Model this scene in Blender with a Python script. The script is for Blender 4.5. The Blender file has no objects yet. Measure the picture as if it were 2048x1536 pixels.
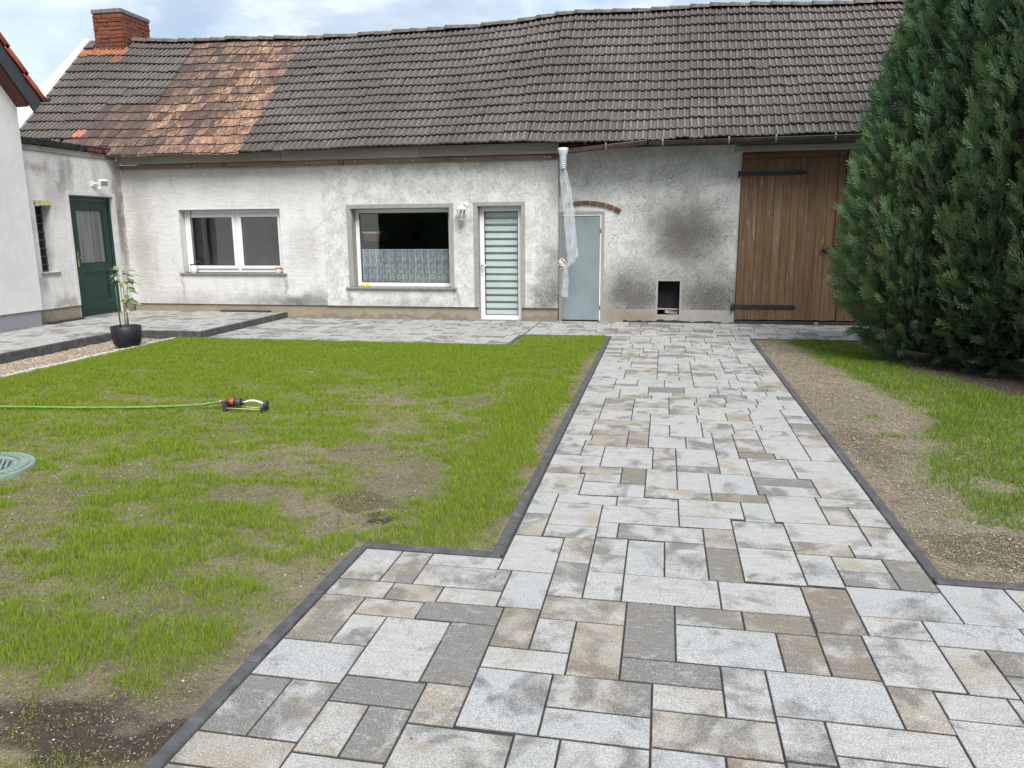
import bpy, math, random
import numpy as np
from mathutils import Matrix, Vector

rng = random.Random(11)
nr = np.random.default_rng(5)
PI = math.pi
scene = bpy.context.scene
COL = scene.collection

# ------------------------------------------------------------------ camera
cam_d = bpy.data.cameras.new("camera")
cam = bpy.data.objects.new("camera", cam_d)
COL.objects.link(cam)
CAM_H = 1.5
pitch, yaw, roll = math.radians(11.43), math.radians(11.1), math.radians(-0.435)
fwd = Vector((-math.sin(yaw) * math.cos(pitch), math.cos(yaw) * math.cos(pitch), -math.sin(pitch)))
rt0 = Vector((math.cos(yaw), math.sin(yaw), 0))
up0 = rt0.cross(fwd)
rt = math.cos(roll) * rt0 + math.sin(roll) * up0
up = -math.sin(roll) * rt0 + math.cos(roll) * up0
cam.matrix_world = Matrix(((rt.x, up.x, -fwd.x, 0), (rt.y, up.y, -fwd.y, 0), (rt.z, up.z, -fwd.z, CAM_H), (0, 0, 0, 1)))
cam_d.sensor_fit = 'HORIZONTAL'
cam_d.sensor_width = 36.0
cam_d.lens = 36.0 * 1540.0 / 2048.0
cam_d.clip_start = 0.05
cam_d.clip_end = 3000.0
scene.camera = cam

# ------------------------------------------------------------------ light and exposure
SUN_EL, SUN_AZ = math.radians(52), math.radians(154)      # azimuth clockwise from +Y
world = bpy.data.worlds.new("World")
scene.world = world
world.use_nodes = True
wt = world.node_tree
wt.nodes.clear()
w_out = wt.nodes.new("ShaderNodeOutputWorld")
w_bg = wt.nodes.new("ShaderNodeBackground")
w_sky = wt.nodes.new("ShaderNodeTexSky")
w_sky.sky_type = 'NISHITA'
w_sky.sun_disc = False
w_sky.sun_elevation = SUN_EL
w_sky.sun_rotation = SUN_AZ
w_sky.dust_density = 1.5
w_sky.ozone_density = 1.0
w_tc = wt.nodes.new("ShaderNodeTexCoord")
w_map = wt.nodes.new("ShaderNodeMapping")
w_map.inputs["Scale"].default_value = (1.0, 1.0, 2.2)
w_map.inputs["Location"].default_value = (3.1, 0.4, 1.7)
w_n = wt.nodes.new("ShaderNodeTexNoise")
w_n.inputs["Scale"].default_value = 4.2
w_n.inputs["Detail"].default_value = 9.0
w_n.inputs["Roughness"].default_value = 0.56
w_n.inputs["Distortion"].default_value = 0.5
w_r = wt.nodes.new("ShaderNodeValToRGB")
w_r.color_ramp.interpolation = 'EASE'
w_r.color_ramp.elements[0].position = 0.36
w_r.color_ramp.elements[0].color = (0.42, 0.42, 0.42, 1)
w_r.color_ramp.elements[1].position = 0.60
w_r.color_ramp.elements[1].color = (1, 1, 1, 1)
w_n2 = wt.nodes.new("ShaderNodeTexNoise")
w_n2.inputs["Scale"].default_value = 2.3
w_n2.inputs["Detail"].default_value = 6.0
w_cc = wt.nodes.new("ShaderNodeValToRGB")
w_cc.color_ramp.elements[0].position = 0.38
w_cc.color_ramp.elements[0].color = (5.2, 6.7, 8.7, 1)
w_cc.color_ramp.elements[1].position = 0.62
w_cc.color_ramp.elements[1].color = (9.6, 10.1, 10.7, 1)
w_mx = wt.nodes.new("ShaderNodeMix")
w_mx.data_type = 'RGBA'
wl = wt.links.new
wl(w_tc.outputs["Generated"], w_map.inputs["Vector"])
wl(w_map.outputs["Vector"], w_n.inputs["Vector"])
wl(w_map.outputs["Vector"], w_n2.inputs["Vector"])
wl(w_n.outputs["Fac"], w_r.inputs["Fac"])
wl(w_n2.outputs["Fac"], w_cc.inputs["Fac"])
wl(w_r.outputs["Color"], w_mx.inputs["Factor"])
wl(w_sky.outputs["Color"], w_mx.inputs["A"])
wl(w_cc.outputs["Color"], w_mx.inputs["B"])
wl(w_mx.outputs["Result"], w_bg.inputs["Color"])
w_bg.inputs["Strength"].default_value = 0.066
wl(w_bg.outputs["Background"], w_out.inputs["Surface"])

sun_d = bpy.data.lights.new("sun", 'SUN')
sun_d.energy = 2.7
sun_d.angle = math.radians(32)
sun_d.color = (1.0, 0.965, 0.91)
sun = bpy.data.objects.new("sun", sun_d)
COL.objects.link(sun)
sd = Vector((math.sin(SUN_AZ) * math.cos(SUN_EL), math.cos(SUN_AZ) * math.cos(SUN_EL), math.sin(SUN_EL)))
sun.rotation_euler = sd.to_track_quat('Z', 'Y').to_euler()
sun.location = (-4, -6, 12)

scene.render.engine = 'CYCLES'
scene.view_settings.view_transform = 'Standard'
scene.view_settings.look = 'None'
scene.view_settings.gamma = 1.0
scene.view_settings.use_curve_mapping = False
scene.view_settings.exposure = 0.92
scene.cycles.use_denoising = True
scene.cycles.denoising_prefilter = 'ACCURATE'
scene.cycles.max_bounces = 6
scene.cycles.transparent_max_bounces = 12


# ------------------------------------------------------------------ object helpers
def setp(o, label=None, cat=None, group=None, kind=None):
    if label: o["label"] = label
    if cat: o["category"] = cat
    if group: o["group"] = group
    if kind: o["kind"] = kind
    return o


def wmat(o):
    m = o.matrix_basis.copy()
    if o.parent is not None:
        m = wmat(o.parent) @ o.matrix_parent_inverse @ m
    return m


def par(o, p):
    if p is not None:
        o.parent = p
        o.matrix_parent_inverse = wmat(p).inverted()
    return o


def empty(name, loc=(0, 0, 0), parent=None):
    o = bpy.data.objects.new(name, None)
    o.empty_display_size = 0.1
    o.location = loc
    COL.objects.link(o)
    return par(o, parent)


def link(name, me, parent=None, mw=None, color=None):
    o = bpy.data.objects.new(name, me)
    COL.objects.link(o)
    if mw is not None:
        o.matrix_basis = mw
    par(o, parent)
    if color is not None:
        o.color = color
    return o


def rotm(rx=0, ry=0, rz=0):
    return (Matrix.Rotation(rz, 3, 'Z') @ Matrix.Rotation(ry, 3, 'Y') @ Matrix.Rotation(rx, 3, 'X'))


class MB:
    """Collects geometry for one mesh."""

    def __init__(s):
        s.v, s.f, s.sm, s.mi = [], [], [], []
        s.cur = 0

    def add(s, vs, fs, smooth=False):
        o = len(s.v)
        s.v.extend([tuple(p) for p in vs])
        for f in fs:
            s.f.append(tuple(i + o for i in f))
            s.sm.append(smooth)
            s.mi.append(s.cur)
        return s

    def box(s, x0, x1, y0, y1, z0, z1, m=None):
        vs = [(x0, y0, z0), (x1, y0, z0), (x1, y1, z0), (x0, y1, z0), (x0, y0, z1), (x1, y0, z1), (x1, y1, z1), (x0, y1, z1)]
        if m is not None:
            vs = [m @ Vector(p) for p in vs]
        return s.add(vs, [(0, 3, 2, 1), (4, 5, 6, 7), (0, 1, 5, 4), (1, 2, 6, 5), (2, 3, 7, 6), (3, 0, 4, 7)])

    def cbox(s, x0, x1, y0, y1, z0, z1, c=0.004, m=None):
        """box with all edges chamfered"""
        vs, idx = [], {}
        X, Y, Z = (x0, x1), (y0, y1), (z0, z1)
        for i in (0, 1):
            for j in (0, 1):
                for k in (0, 1):
                    sx, sy, sz = (1 - 2 * i) * c, (1 - 2 * j) * c, (1 - 2 * k) * c
                    for a, p in enumerate(((X[i], Y[j] + sy, Z[k] + sz), (X[i] + sx, Y[j], Z[k] + sz), (X[i] + sx, Y[j] + sy, Z[k]))):
                        idx[(i, j, k, a)] = len(vs)
                        vs.append(p)
        q = lambda *t: tuple(idx[u] for u in t)
        fs = [q((0, 0, 0, 0), (0, 0, 1, 0), (0, 1, 1, 0), (0, 1, 0, 0)), q((1, 0, 0, 0), (1, 1, 0, 0), (1, 1, 1, 0), (1, 0, 1, 0)),
              q((0, 0, 0, 1), (1, 0, 0, 1), (1, 0, 1, 1), (0, 0, 1, 1)), q((0, 1, 0, 1), (0, 1, 1, 1), (1, 1, 1, 1), (1, 1, 0, 1)),
              q((0, 0, 0, 2), (0, 1, 0, 2), (1, 1, 0, 2), (1, 0, 0, 2)), q((0, 0, 1, 2), (1, 0, 1, 2), (1, 1, 1, 2), (0, 1, 1, 2))]
        for j in (0, 1):
            for k in (0, 1):
                f = q((0, j, k, 1), (1, j, k, 1), (1, j, k, 2), (0, j, k, 2))
                fs.append(f if (j + k) % 2 else f[::-1])
        for i in (0, 1):
            for k in (0, 1):
                f = q((i, 0, k, 0), (i, 1, k, 0), (i, 1, k, 2), (i, 0, k, 2))
                fs.append(f[::-1] if (i + k) % 2 else f)
        for i in (0, 1):
            for j in (0, 1):
                f = q((i, j, 0, 0), (i, j, 1, 0), (i, j, 1, 1), (i, j, 0, 1))
                fs.append(f if (i + j) % 2 else f[::-1])
        for i in (0, 1):
            for j in (0, 1):
                for k in (0, 1):
                    f = q((i, j, k, 0), (i, j, k, 1), (i, j, k, 2))
                    fs.append(f if (i + j + k) % 2 == 0 else f[::-1])
        if m is not None:
            vs = [m @ Vector(p) for p in vs]
        return s.add(vs, fs)

    def quad(s, a, b, c, d):
        return s.add([a, b, c, d], [(0, 1, 2, 3)])

    def tube(s, pts, rad, n=8, caps=True, smooth=True, flat=None):
        """tube through points; rad scalar or list; flat=(fx, fz) scales the section"""
        pts = [Vector(p) for p in pts]
        m = len(pts)
        rads = rad if isinstance(rad, (list, tuple)) else [rad] * m
        t0 = (pts[1] - pts[0]).normalized()
        ref = Vector((0, 0, 1)) if abs(t0.z) < 0.9 else Vector((1, 0, 0))
        u = t0.cross(ref).normalized()
        vs = []
        for i, p in enumerate(pts):
            t = (pts[min(i + 1, m - 1)] - pts[max(i - 1, 0)]).normalized()
            u = (u - t * u.dot(t)).normalized()
            w = t.cross(u)
            for k in range(n):
                a = 2 * PI * k / n
                fx, fz = flat if flat else (1, 1)
                vs.append(p + (u * math.cos(a) * fx + w * math.sin(a) * fz) * rads[i])
        fs = [(i * n + k, i * n + (k + 1) % n, (i + 1) * n + (k + 1) % n, (i + 1) * n + k) for i in range(m - 1) for k in range(n)]
        s.add(vs, fs, smooth)
        if caps:
            o = len(s.v) - len(vs)
            s.f.append(tuple(o + k for k in range(n))[::-1]); s.sm.append(False); s.mi.append(s.cur)
            s.f.append(tuple(o + (m - 1) * n + k for k in range(n))); s.sm.append(False); s.mi.append(s.cur)
        return s

    def lathe(s, prof, n=24, c=(0, 0, 0), smooth=True, m=None):
        vs, fs = [], []
        for r, z in prof:
            for k in range(n):
                a = 2 * PI * k / n
                p = Vector((r * math.cos(a), r * math.sin(a), z))
                if m is not None:
                    p = m @ p
                vs.append(p + Vector(c))
        for i in range(len(prof) - 1):
            for k in range(n):
                fs.append((i * n + k, i * n + (k + 1) % n, (i + 1) * n + (k + 1) % n, (i + 1) * n + k))
        return s.add(vs, fs, smooth)

    def mesh(s, name, mat):
        me = bpy.data.meshes.new(name)
        me.from_pydata(s.v, [], s.f)
        for mt in (mat if isinstance(mat, (list, tuple)) else [mat]):
            me.materials.append(mt)
        me.polygons.foreach_set("use_smooth", s.sm)
        me.polygons.foreach_set("material_index", s.mi)
        me.update()
        return me

    def build(s, name, mat, parent=None):
        return link(name, s.mesh(name, mat), parent)


def np_mesh(name, verts, faces, mat, smooth=False, tint=None):
    """verts (n,3), faces (m,k) with constant k"""
    me = bpy.data.meshes.new(name)
    n, (m, k) = len(verts), faces.shape
    me.vertices.add(n)
    me.vertices.foreach_set("co", np.ascontiguousarray(verts, dtype=np.float32).ravel())
    me.loops.add(m * k)
    me.loops.foreach_set("vertex_index", np.ascontiguousarray(faces, dtype=np.int32).ravel())
    me.polygons.add(m)
    me.polygons.foreach_set("loop_start", np.arange(0, m * k, k, dtype=np.int32))
    me.polygons.foreach_set("loop_total", np.full(m, k, dtype=np.int32))
    if smooth:
        me.polygons.foreach_set("use_smooth", np.ones(m, dtype=bool))
    me.update(calc_edges=True)
    if tint is not None:
        at = me.attributes.new("tint", 'FLOAT_COLOR', 'POINT')
        at.data.foreach_set("color", np.ascontiguousarray(tint, dtype=np.float32).ravel())
    me.materials.append(mat)
    return me


# ------------------------------------------------------------------ material helpers
class NT:
    def __init__(s, name):
        s.m = bpy.data.materials.new(name)
        s.m.use_nodes = True
        s.t = s.m.node_tree
        s.t.nodes.clear()
        s.out = s.t.nodes.new("ShaderNodeOutputMaterial")
        s._pos = None

    def n(s, kind, **kw):
        nd = s.t.nodes.new("ShaderNode" + kind)
        for k, v in kw.items():
            setattr(nd, k, v)
        return nd

    def lk(s, src, dst):
        if src is None:
            return
        if isinstance(src, bpy.types.NodeSocket):
            s.t.links.new(src, dst)
        else:
            if dst.type == 'RGBA' and not isinstance(src, (int, float)) and len(src) == 3:
                src = (*src, 1)
            if dst.type == 'RGBA' and isinstance(src, (int, float)):
                src = (src, src, src, 1)
            dst.default_value = src

    def pos(s):
        if s._pos is None:
            s._pos = s.n("NewGeometry").outputs["Position"]
        return s._pos

    def vec(s, v, scale=(1, 1, 1), loc=(0, 0, 0), rot=(0, 0, 0)):
        m = s.n("Mapping")
        s.lk(v, m.inputs["Vector"])
        m.inputs["Scale"].default_value = scale
        m.inputs["Location"].default_value = loc
        m.inputs["Rotation"].default_value = rot
        return m.outputs["Vector"]

    def noise(s, v, scale=5, detail=4, rough=0.5, dist=0.0, color=False):
        t = s.n("TexNoise")
        s.lk(v, t.inputs["Vector"])
        t.inputs["Scale"].default_value = scale
        t.inputs["Detail"].default_value = detail
        t.inputs["Roughness"].default_value = rough
        t.inputs["Distortion"].default_value = dist
        return t.outputs["Color" if color else "Fac"]

    def voro(s, v, scale=5, feature='F1', out="Distance", rand=1.0):
        t = s.n("TexVoronoi", feature=feature)
        s.lk(v, t.inputs["Vector"])
        t.inputs["Scale"].default_value = scale
        t.inputs["Randomness"].default_value = rand
        return t.outputs[out]

    def ramp(s, f, stops, interp='LINEAR'):
        r = s.n("ValToRGB")
        r.color_ramp.interpolation = interp
        e = r.color_ramp.elements
        while len(e) < len(stops):
            e.new(0.5)
        for i, (p, c) in enumerate(stops):
            e[i].position = p
            c = (c, c, c) if isinstance(c, (int, float)) else c
            e[i].color = (*c, 1)
        s.lk(f, r.inputs["Fac"])
        return r.outputs["Color"]

    def mr(s, f, a, b, c=0.0, d=1.0, smooth=True):
        m = s.n("MapRange", interpolation_type='SMOOTHSTEP' if smooth else 'LINEAR')
        s.lk(f, m.inputs["Value"])
        m.inputs["From Min"].default_value = a
        m.inputs["From Max"].default_value = b
        m.inputs["To Min"].default_value = c
        m.inputs["To Max"].default_value = d
        return m.outputs["Result"]

    def mix(s, f, a, b, mode='MIX'):
        m = s.n("Mix", data_type='RGBA', blend_type=mode)
        s.lk(f, m.inputs["Factor"])
        s.lk(a, m.inputs["A"])
        s.lk(b, m.inputs["B"])
        return m.outputs["Result"]

    def math(s, op, a, b=0.0, clamp=False):
        m = s.n("Math", operation=op, use_clamp=clamp)
        s.lk(a, m.inputs[0])
        s.lk(b, m.inputs[1])
        return m.outputs[0]

    def vmath(s, op, a, b=(0, 0, 0), out=0):
        m = s.n("VectorMath", operation=op)
        s.lk(a, m.inputs[0])
        s.lk(b, m.inputs[1])
        return m.outputs[out]

    def xyz(s, v):
        x = s.n("SeparateXYZ")
        s.lk(v, x.inputs[0])
        return x.outputs

    def bump(s, h, strength=0.5, dist=0.01, normal=None):
        b = s.n("Bump")
        s.lk(h, b.inputs["Height"])
        b.inputs["Strength"].default_value = strength
        b.inputs["Distance"].default_value = dist
        if normal is not None:
            s.lk(normal, b.inputs["Normal"])
        return b.outputs["Normal"]

    def bsdf(s, col, rough=0.8, normal=None, metal=0.0, spec=0.5, **kw):
        b = s.n("BsdfPrincipled")
        s.lk(col, b.inputs["Base Color"])
        s.lk(rough, b.inputs["Roughness"])
        b.inputs["Metallic"].default_value = metal
        b.inputs["Specular IOR Level"].default_value = spec
        if normal is not None:
            s.lk(normal, b.inputs["Normal"])
        for k, v in kw.items():
            s.lk(v, b.inputs[k.replace("_", " ")])
        s.t.links.new(b.outputs[0], s.out.inputs["Surface"])
        return s.m

    def surf(s, sh):
        s.t.links.new(sh, s.out.inputs["Surface"])
        return s.m


def plain(name, col, rough=0.7, metal=0.0, var=0.15, scale=6.0, bump=0.0, bscale=60.0, spec=0.5, dirt=None):
    t = NT(name)
    p = t.pos()
    n = t.noise(p, scale, 6, 0.6)
    lo = tuple(c * (1 - var) for c in col)
    hi = tuple(min(1, c * (1 + var)) for c in col)
    c = t.mix(t.mr(n, 0.3, 0.7), lo, hi)
    if dirt:
        c = t.mix(t.math('MULTIPLY', t.mr(t.noise(p, scale * 0.7, 8, 0.65), 0.5, 0.75), dirt[1]), c, dirt[0])
    nm = t.bump(t.noise(p, bscale, 4, 0.6), bump, 0.01) if bump else None
    return t.bsdf(c, rough, nm, metal, spec)


# ------------------------------------------------------------------ materials
def blob(t, v, c, r, e0=0.0, e1=1.25):
    """soft elliptical patch of wear or painted shade around a place; v has the place's own metres"""
    d = t.vmath('SUBTRACT', v, c)
    d = t.vmath('MULTIPLY', d, tuple(1.0 / q for q in r))
    L = t.vmath('LENGTH', d, out="Value")
    return t.mr(L, e0, e1, 1.0, 0.0)


def warped(t, amt=0.25, scale=3.0):
    p = t.pos()
    nz = t.noise(p, scale, 5, 0.6, color=True)
    off = t.vmath('MULTIPLY', t.vmath('SUBTRACT', nz, (0.5, 0.5, 0.5)), (amt * 2,) * 3)
    return t.vmath('ADD', p, off)


def plaster(name, base, stains=(), swirl=0.0, swirl_scale=4.0, grime=0.25, streak=0.3, hstreak=0.0, crack=0.0):
    """lime plaster; swirl adds trowel arcs; stains = (centre, radii, colour, strength, speckle)"""
    t = NT(name)
    p = t.pos()
    n1 = t.noise(p, 1.4, 7, 0.62)
    n2 = t.noise(p, 9.0, 6, 0.65)
    n3 = t.noise(p, 130.0, 3, 0.6)
    c = t.mix(t.mr(n1, 0.32, 0.68), tuple(q * 0.90 for q in base), base)
    c = t.mix(t.math('MULTIPLY', t.mr(n2, 0.48, 0.72), grime), c, (base[0] * 0.52, base[1] * 0.51, base[2] * 0.48))
    sv = t.vec(p, (5.0, 5.0, 0.35))
    st = t.noise(sv, 1.0, 6, 0.6)
    c = t.mix(t.math('MULTIPLY', t.mr(st, 0.5, 0.72), streak), c, (base[0] * 0.55, base[1] * 0.53, base[2] * 0.5))
    h = t.math('ADD', t.math('MULTIPLY', n3, 0.35), t.math('MULTIPLY', n2, 0.8))
    wv = warped(t, 0.10, 7.0)
    if hstreak:
        hb = t.noise(t.vec(wv, (4.0, 4.0, 42.0)), 1.0, 5, 0.65)
        c = t.mix(t.math('MULTIPLY', t.mr(hb, 0.53, 0.7), hstreak), c, (base[0] * 0.6, base[1] * 0.59, base[2] * 0.57))
        h = t.math('ADD', h, t.math('MULTIPLY', hb, 1.2))
    sw = warped(t, 0.22, 4.0)
    S = 0.0
    for (ctr, rad, col, strg, speck) in stains:
        S = t.math('ADD', S, t.math('MULTIPLY', blob(t, sw, ctr, rad), strg), clamp=True)
    if swirl:
        vd = t.voro(wv, swirl_scale)
        vc = t.xyz(t.voro(p, swirl_scale, out="Color"))
        ph = t.math('ADD', t.math('MULTIPLY', vd, 74.0), t.math('MULTIPLY', n2, 20.0))
        arc = t.math('SINE', ph)
        msk = t.mr(t.noise(p, 5.0, 5, 0.65), 0.42, 0.62)
        groove = t.math('MULTIPLY', t.mr(arc, 0.62, 0.98), msk)
        curl = t.noise(t.vmath('ADD', p, t.vmath('MULTIPLY', t.noise(p, 11.0, 3, 0.5, color=True), (0.22,) * 3)), 46.0, 5, 0.78)
        groove2 = t.mr(curl, 0.57, 0.66)
        gr = t.math('MAXIMUM', groove, t.math('MULTIPLY', groove2, 0.95))
        c = t.mix(t.math('MULTIPLY', gr, t.math('ADD', t.math('MULTIPLY', S, swirl * 0.5), swirl * 0.62)), c, (base[0] * 0.36, base[1] * 0.35, base[2] * 0.33))
        h = t.math('SUBTRACT', h, t.math('MULTIPLY', gr, 1.4))
    for (ctr, rad, col, strg, speck) in stains:
        b = blob(t, sw, ctr, rad)
        if speck:
            sp = t.mr(t.noise(p, 60.0, 4, 0.7), 0.35, 0.62)
            b = t.math('MULTIPLY', b, t.math('ADD', t.math('MULTIPLY', sp, speck), 1.0 - speck))
        b = t.math('MULTIPLY', b, strg, clamp=True)
        c = t.mix(b, c, col)
    if crack:
        cv = warped(t, 0.16, 5.0)
        ce = t.mr(t.voro(t.vec(cv, (1, 1, 0.7)), 0.75, 'DISTANCE_TO_EDGE'), 0.0012, 0.0045, 1.0, 0.0)
        cm = t.mr(t.noise(p, 1.1, 3, 0.5), 0.5, 0.58)
        c = t.mix(t.math('MULTIPLY', t.math('MULTIPLY', ce, cm), crack), c, (0.12, 0.11, 0.1))
    return t.bsdf(c, 0.92, t.bump(h, 0.7, 0.012), spec=0.2)


BLK = (0.065, 0.06, 0.058)
GRY = (0.125, 0.118, 0.112)
BRN = (0.17, 0.135, 0.10)
M = {}
M['plaster_smooth'] = plaster('plaster_smooth', (0.70, 0.69, 0.67), crack=0.35, hstreak=0.36, grime=0.26, streak=0.26, stains=[
    ((-6.2, 12.4, 0.26), (0.62, 1, 0.16), BLK, 0.95, 0.3), ((-6.9, 12.4, 0.28), (0.7, 1, 0.2), GRY, 0.65, 0.3),
    ((-8.2, 12.4, 0.26), (1.0, 1, 0.25), GRY, 0.45, 0.3), ((-6.6, 12.4, 0.62), (0.25, 1, 0.3), GRY, 0.25, 0),
    ((-6.0, 12.4, 1.25), (0.35, 1, 0.5), (0.36, 0.34, 0.31), 0.4, 0), ((-9.1, 12.4, 1.3), (0.3, 1, 1.6), (0.3, 0.27, 0.23), 0.5, 0),
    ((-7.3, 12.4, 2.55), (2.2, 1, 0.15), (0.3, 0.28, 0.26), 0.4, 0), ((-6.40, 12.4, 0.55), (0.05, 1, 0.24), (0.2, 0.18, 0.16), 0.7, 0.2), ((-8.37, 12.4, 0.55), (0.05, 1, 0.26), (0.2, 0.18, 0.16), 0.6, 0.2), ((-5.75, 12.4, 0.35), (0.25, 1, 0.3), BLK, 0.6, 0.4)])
M['plaster_swirl'] = plaster('plaster_swirl', (0.71, 0.705, 0.68), crack=0.3, swirl=0.85, swirl_scale=5.5, grime=0.1, streak=0.18, stains=[
    ((-1.82, 12.4, 0.35), (0.45, 1, 0.42), BLK, 0.85, 0.45), ((-1.72, 12.4, 0.85), (0.34, 1, 0.55), GRY, 0.62, 0.45),
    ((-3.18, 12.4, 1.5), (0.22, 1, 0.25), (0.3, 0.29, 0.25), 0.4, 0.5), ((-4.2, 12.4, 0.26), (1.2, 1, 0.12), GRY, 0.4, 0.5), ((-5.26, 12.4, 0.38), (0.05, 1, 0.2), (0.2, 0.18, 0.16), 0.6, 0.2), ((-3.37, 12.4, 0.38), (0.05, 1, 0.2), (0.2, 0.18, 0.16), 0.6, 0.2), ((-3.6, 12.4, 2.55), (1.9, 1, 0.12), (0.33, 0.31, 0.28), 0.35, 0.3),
    ((-2.4, 12.4, 2.25), (0.7, 1, 0.3), (0.36, 0.35, 0.33), 0.3, 0.6)])
M['plaster_barn'] = plaster('plaster_barn', (0.69, 0.685, 0.665), crack=0.3, swirl=0.78, swirl_scale=3.6, grime=0.12, streak=0.15, stains=[
    ((0.35, 12.55, 1.38), (0.92, 1, 0.72), GRY, 1.25, 0.3), ((0.15, 12.55, 1.12), (0.38, 1, 0.34), (0.17, 0.155, 0.13), 0.35, 0.3),
    ((-0.48, 12.55, 0.42), (0.85, 1, 0.66), GRY, 1.3, 0.45), ((0.72, 12.55, 0.38), (0.85, 1, 0.66), GRY, 1.3, 0.45),
    ((-0.6, 12.55, 0.85), (0.4, 1, 0.5), (0.24, 0.23, 0.22), 0.4, 0.6), ((0.8, 12.55, 0.95), (0.4, 1, 0.5), (0.26, 0.25, 0.24), 0.35, 0.5),
    ((0.2, 12.55, 1.75), (1.0, 1, 0.35), (0.3, 0.29, 0.28), 0.35, 0.5)])
M['plaster_base'] = plaster('plaster_base', (0.36, 0.345, 0.32), grime=0.5, streak=0.2, stains=[
    ((-0.62, 12.53, 0.06), (0.42, 1, 0.28), (0.25, 0.19, 0.125), 0.95, 0.15), ((-0.25, 12.53, 0.05), (0.3, 1, 0.15), (0.25, 0.19, 0.125), 0.7, 0.2)])
M['plaster_annex'] = plaster('plaster_annex', (0.74, 0.725, 0.70), crack=0.35, hstreak=0.15, grime=0.35, streak=0.45, stains=[
    ((-9.4, 12.28, 1.7), (1, 0.17, 1.3), (0.13, 0.10, 0.075), 0.95, 0.3), ((-9.4, 11.0, 2.35), (1, 0.16, 0.5), (0.19, 0.16, 0.15), 0.8, 0.35),
    ((-9.4, 11.18, 2.45), (1, 0.09, 0.38), BRN, 0.6, 0.2), ((-9.4, 10.55, 2.45), (1, 0.35, 0.12), (0.26, 0.17, 0.13), 0.75, 0.6),
    ((-9.4, 10.8, 0.38), (1, 0.4, 0.14), (0.2, 0.165, 0.10), 0.75, 0.4), ((-9.4, 10.4, 0.75), (1, 0.12, 0.3), GRY, 0.6, 0.4),
    ((-9.4, 10.75, 2.05), (1, 0.25, 0.4), (0.28, 0.24, 0.23), 0.45, 0.3), ((-9.4, 11.75, 2.4), (1, 0.12, 0.4), (0.3, 0.26, 0.2), 0.5, 0.2)])
M['plaster_new'] = plaster('plaster_new', (0.70, 0.695, 0.68), grime=0.04, streak=0.04)
M['plinth_beige'] = plaster('plinth_beige', (0.31, 0.265, 0.205), grime=0.3, streak=0.3, stains=[((-4.0, 12.43, 0.02), (6, 1, 0.06), (0.15, 0.125, 0.1), 0.7, 0.3)])
M['plinth_grey'] = plain('plinth_grey', (0.27, 0.27, 0.29), 0.9, var=0.1, scale=80, bump=0.4, bscale=220)
M['trim_grey'] = plaster('trim_grey', (0.33, 0.32, 0.295), grime=0.35, streak=0.3)
M['trim_white'] = plaster('trim_white', (0.66, 0.66, 0.64), grime=0.25, streak=0.25)
M['concrete_band'] = plaster('concrete_band', (0.30, 0.275, 0.24), grime=0.5, streak=0.3)
M['pvc'] = plain('pvc', (0.74, 0.75, 0.76), 0.35, var=0.03, dirt=((0.5, 0.5, 0.48), 0.15))
M['pvc_white'] = plain('pvc_white', (0.78, 0.79, 0.79), 0.4, var=0.03, dirt=((0.45, 0.45, 0.43), 0.2))
M['sill'] = plain('sill', (0.22, 0.215, 0.2), 0.85, var=0.25, scale=20, bump=0.3)
M['slat'] = plain('slat', (0.555, 0.60, 0.59), 0.5, var=0.05, scale=2)
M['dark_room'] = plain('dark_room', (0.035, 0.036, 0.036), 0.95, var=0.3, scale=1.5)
M['black_bitumen'] = plain('black_bitumen', (0.016, 0.016, 0.018), 0.6, var=0.4, scale=12, bump=0.5, bscale=30, dirt=((0.06, 0.055, 0.05), 0.4))
M['black_iron'] = plain('black_iron', (0.012, 0.013, 0.016), 0.55, var=0.3, scale=30, bump=0.2)
M['grey_metal'] = plain('grey_metal', (0.2, 0.21, 0.22), 0.5, 0.6, var=0.15)
M['zinc'] = plain('zinc', (0.42, 0.43, 0.44), 0.45, 0.8, var=0.15, scale=14)
M['steel'] = plain('steel', (0.6, 0.6, 0.6), 0.3, 0.9, var=0.1)
M['white_paint'] = plain('white_paint', (0.72, 0.72, 0.70), 0.55, var=0.05, dirt=((0.35, 0.33, 0.3), 0.3))
M['fascia_dark'] = plain('fascia_dark', (0.038, 0.045, 0.055), 0.5, var=0.1)
M['soffit_red'] = plain('soffit_red', (0.09, 0.025, 0.018), 0.6, var=0.15)
M['red_tile'] = plain('red_tile', (0.36, 0.085, 0.035), 0.65, var=0.3, scale=9, bump=0.2)
M['joint_sand'] = plain('joint_sand', (0.036, 0.033, 0.03), 0.98, var=0.4, scale=30, bump=0.5, bscale=200)
M['kerb_dark'] = plain('kerb_dark', (0.068, 0.069, 0.074), 0.9, var=0.25, scale=14, bump=0.5, bscale=180, dirt=((0.17, 0.155, 0.135), 0.85))
M['mortar'] = plain('mortar', (0.13, 0.115, 0.10), 0.95, var=0.3, scale=20, bump=0.5)
M['cap_concrete'] = plain('cap_concrete', (0.18, 0.165, 0.15), 0.95, var=0.3, scale=10, bump=0.6, bscale=60)


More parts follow.
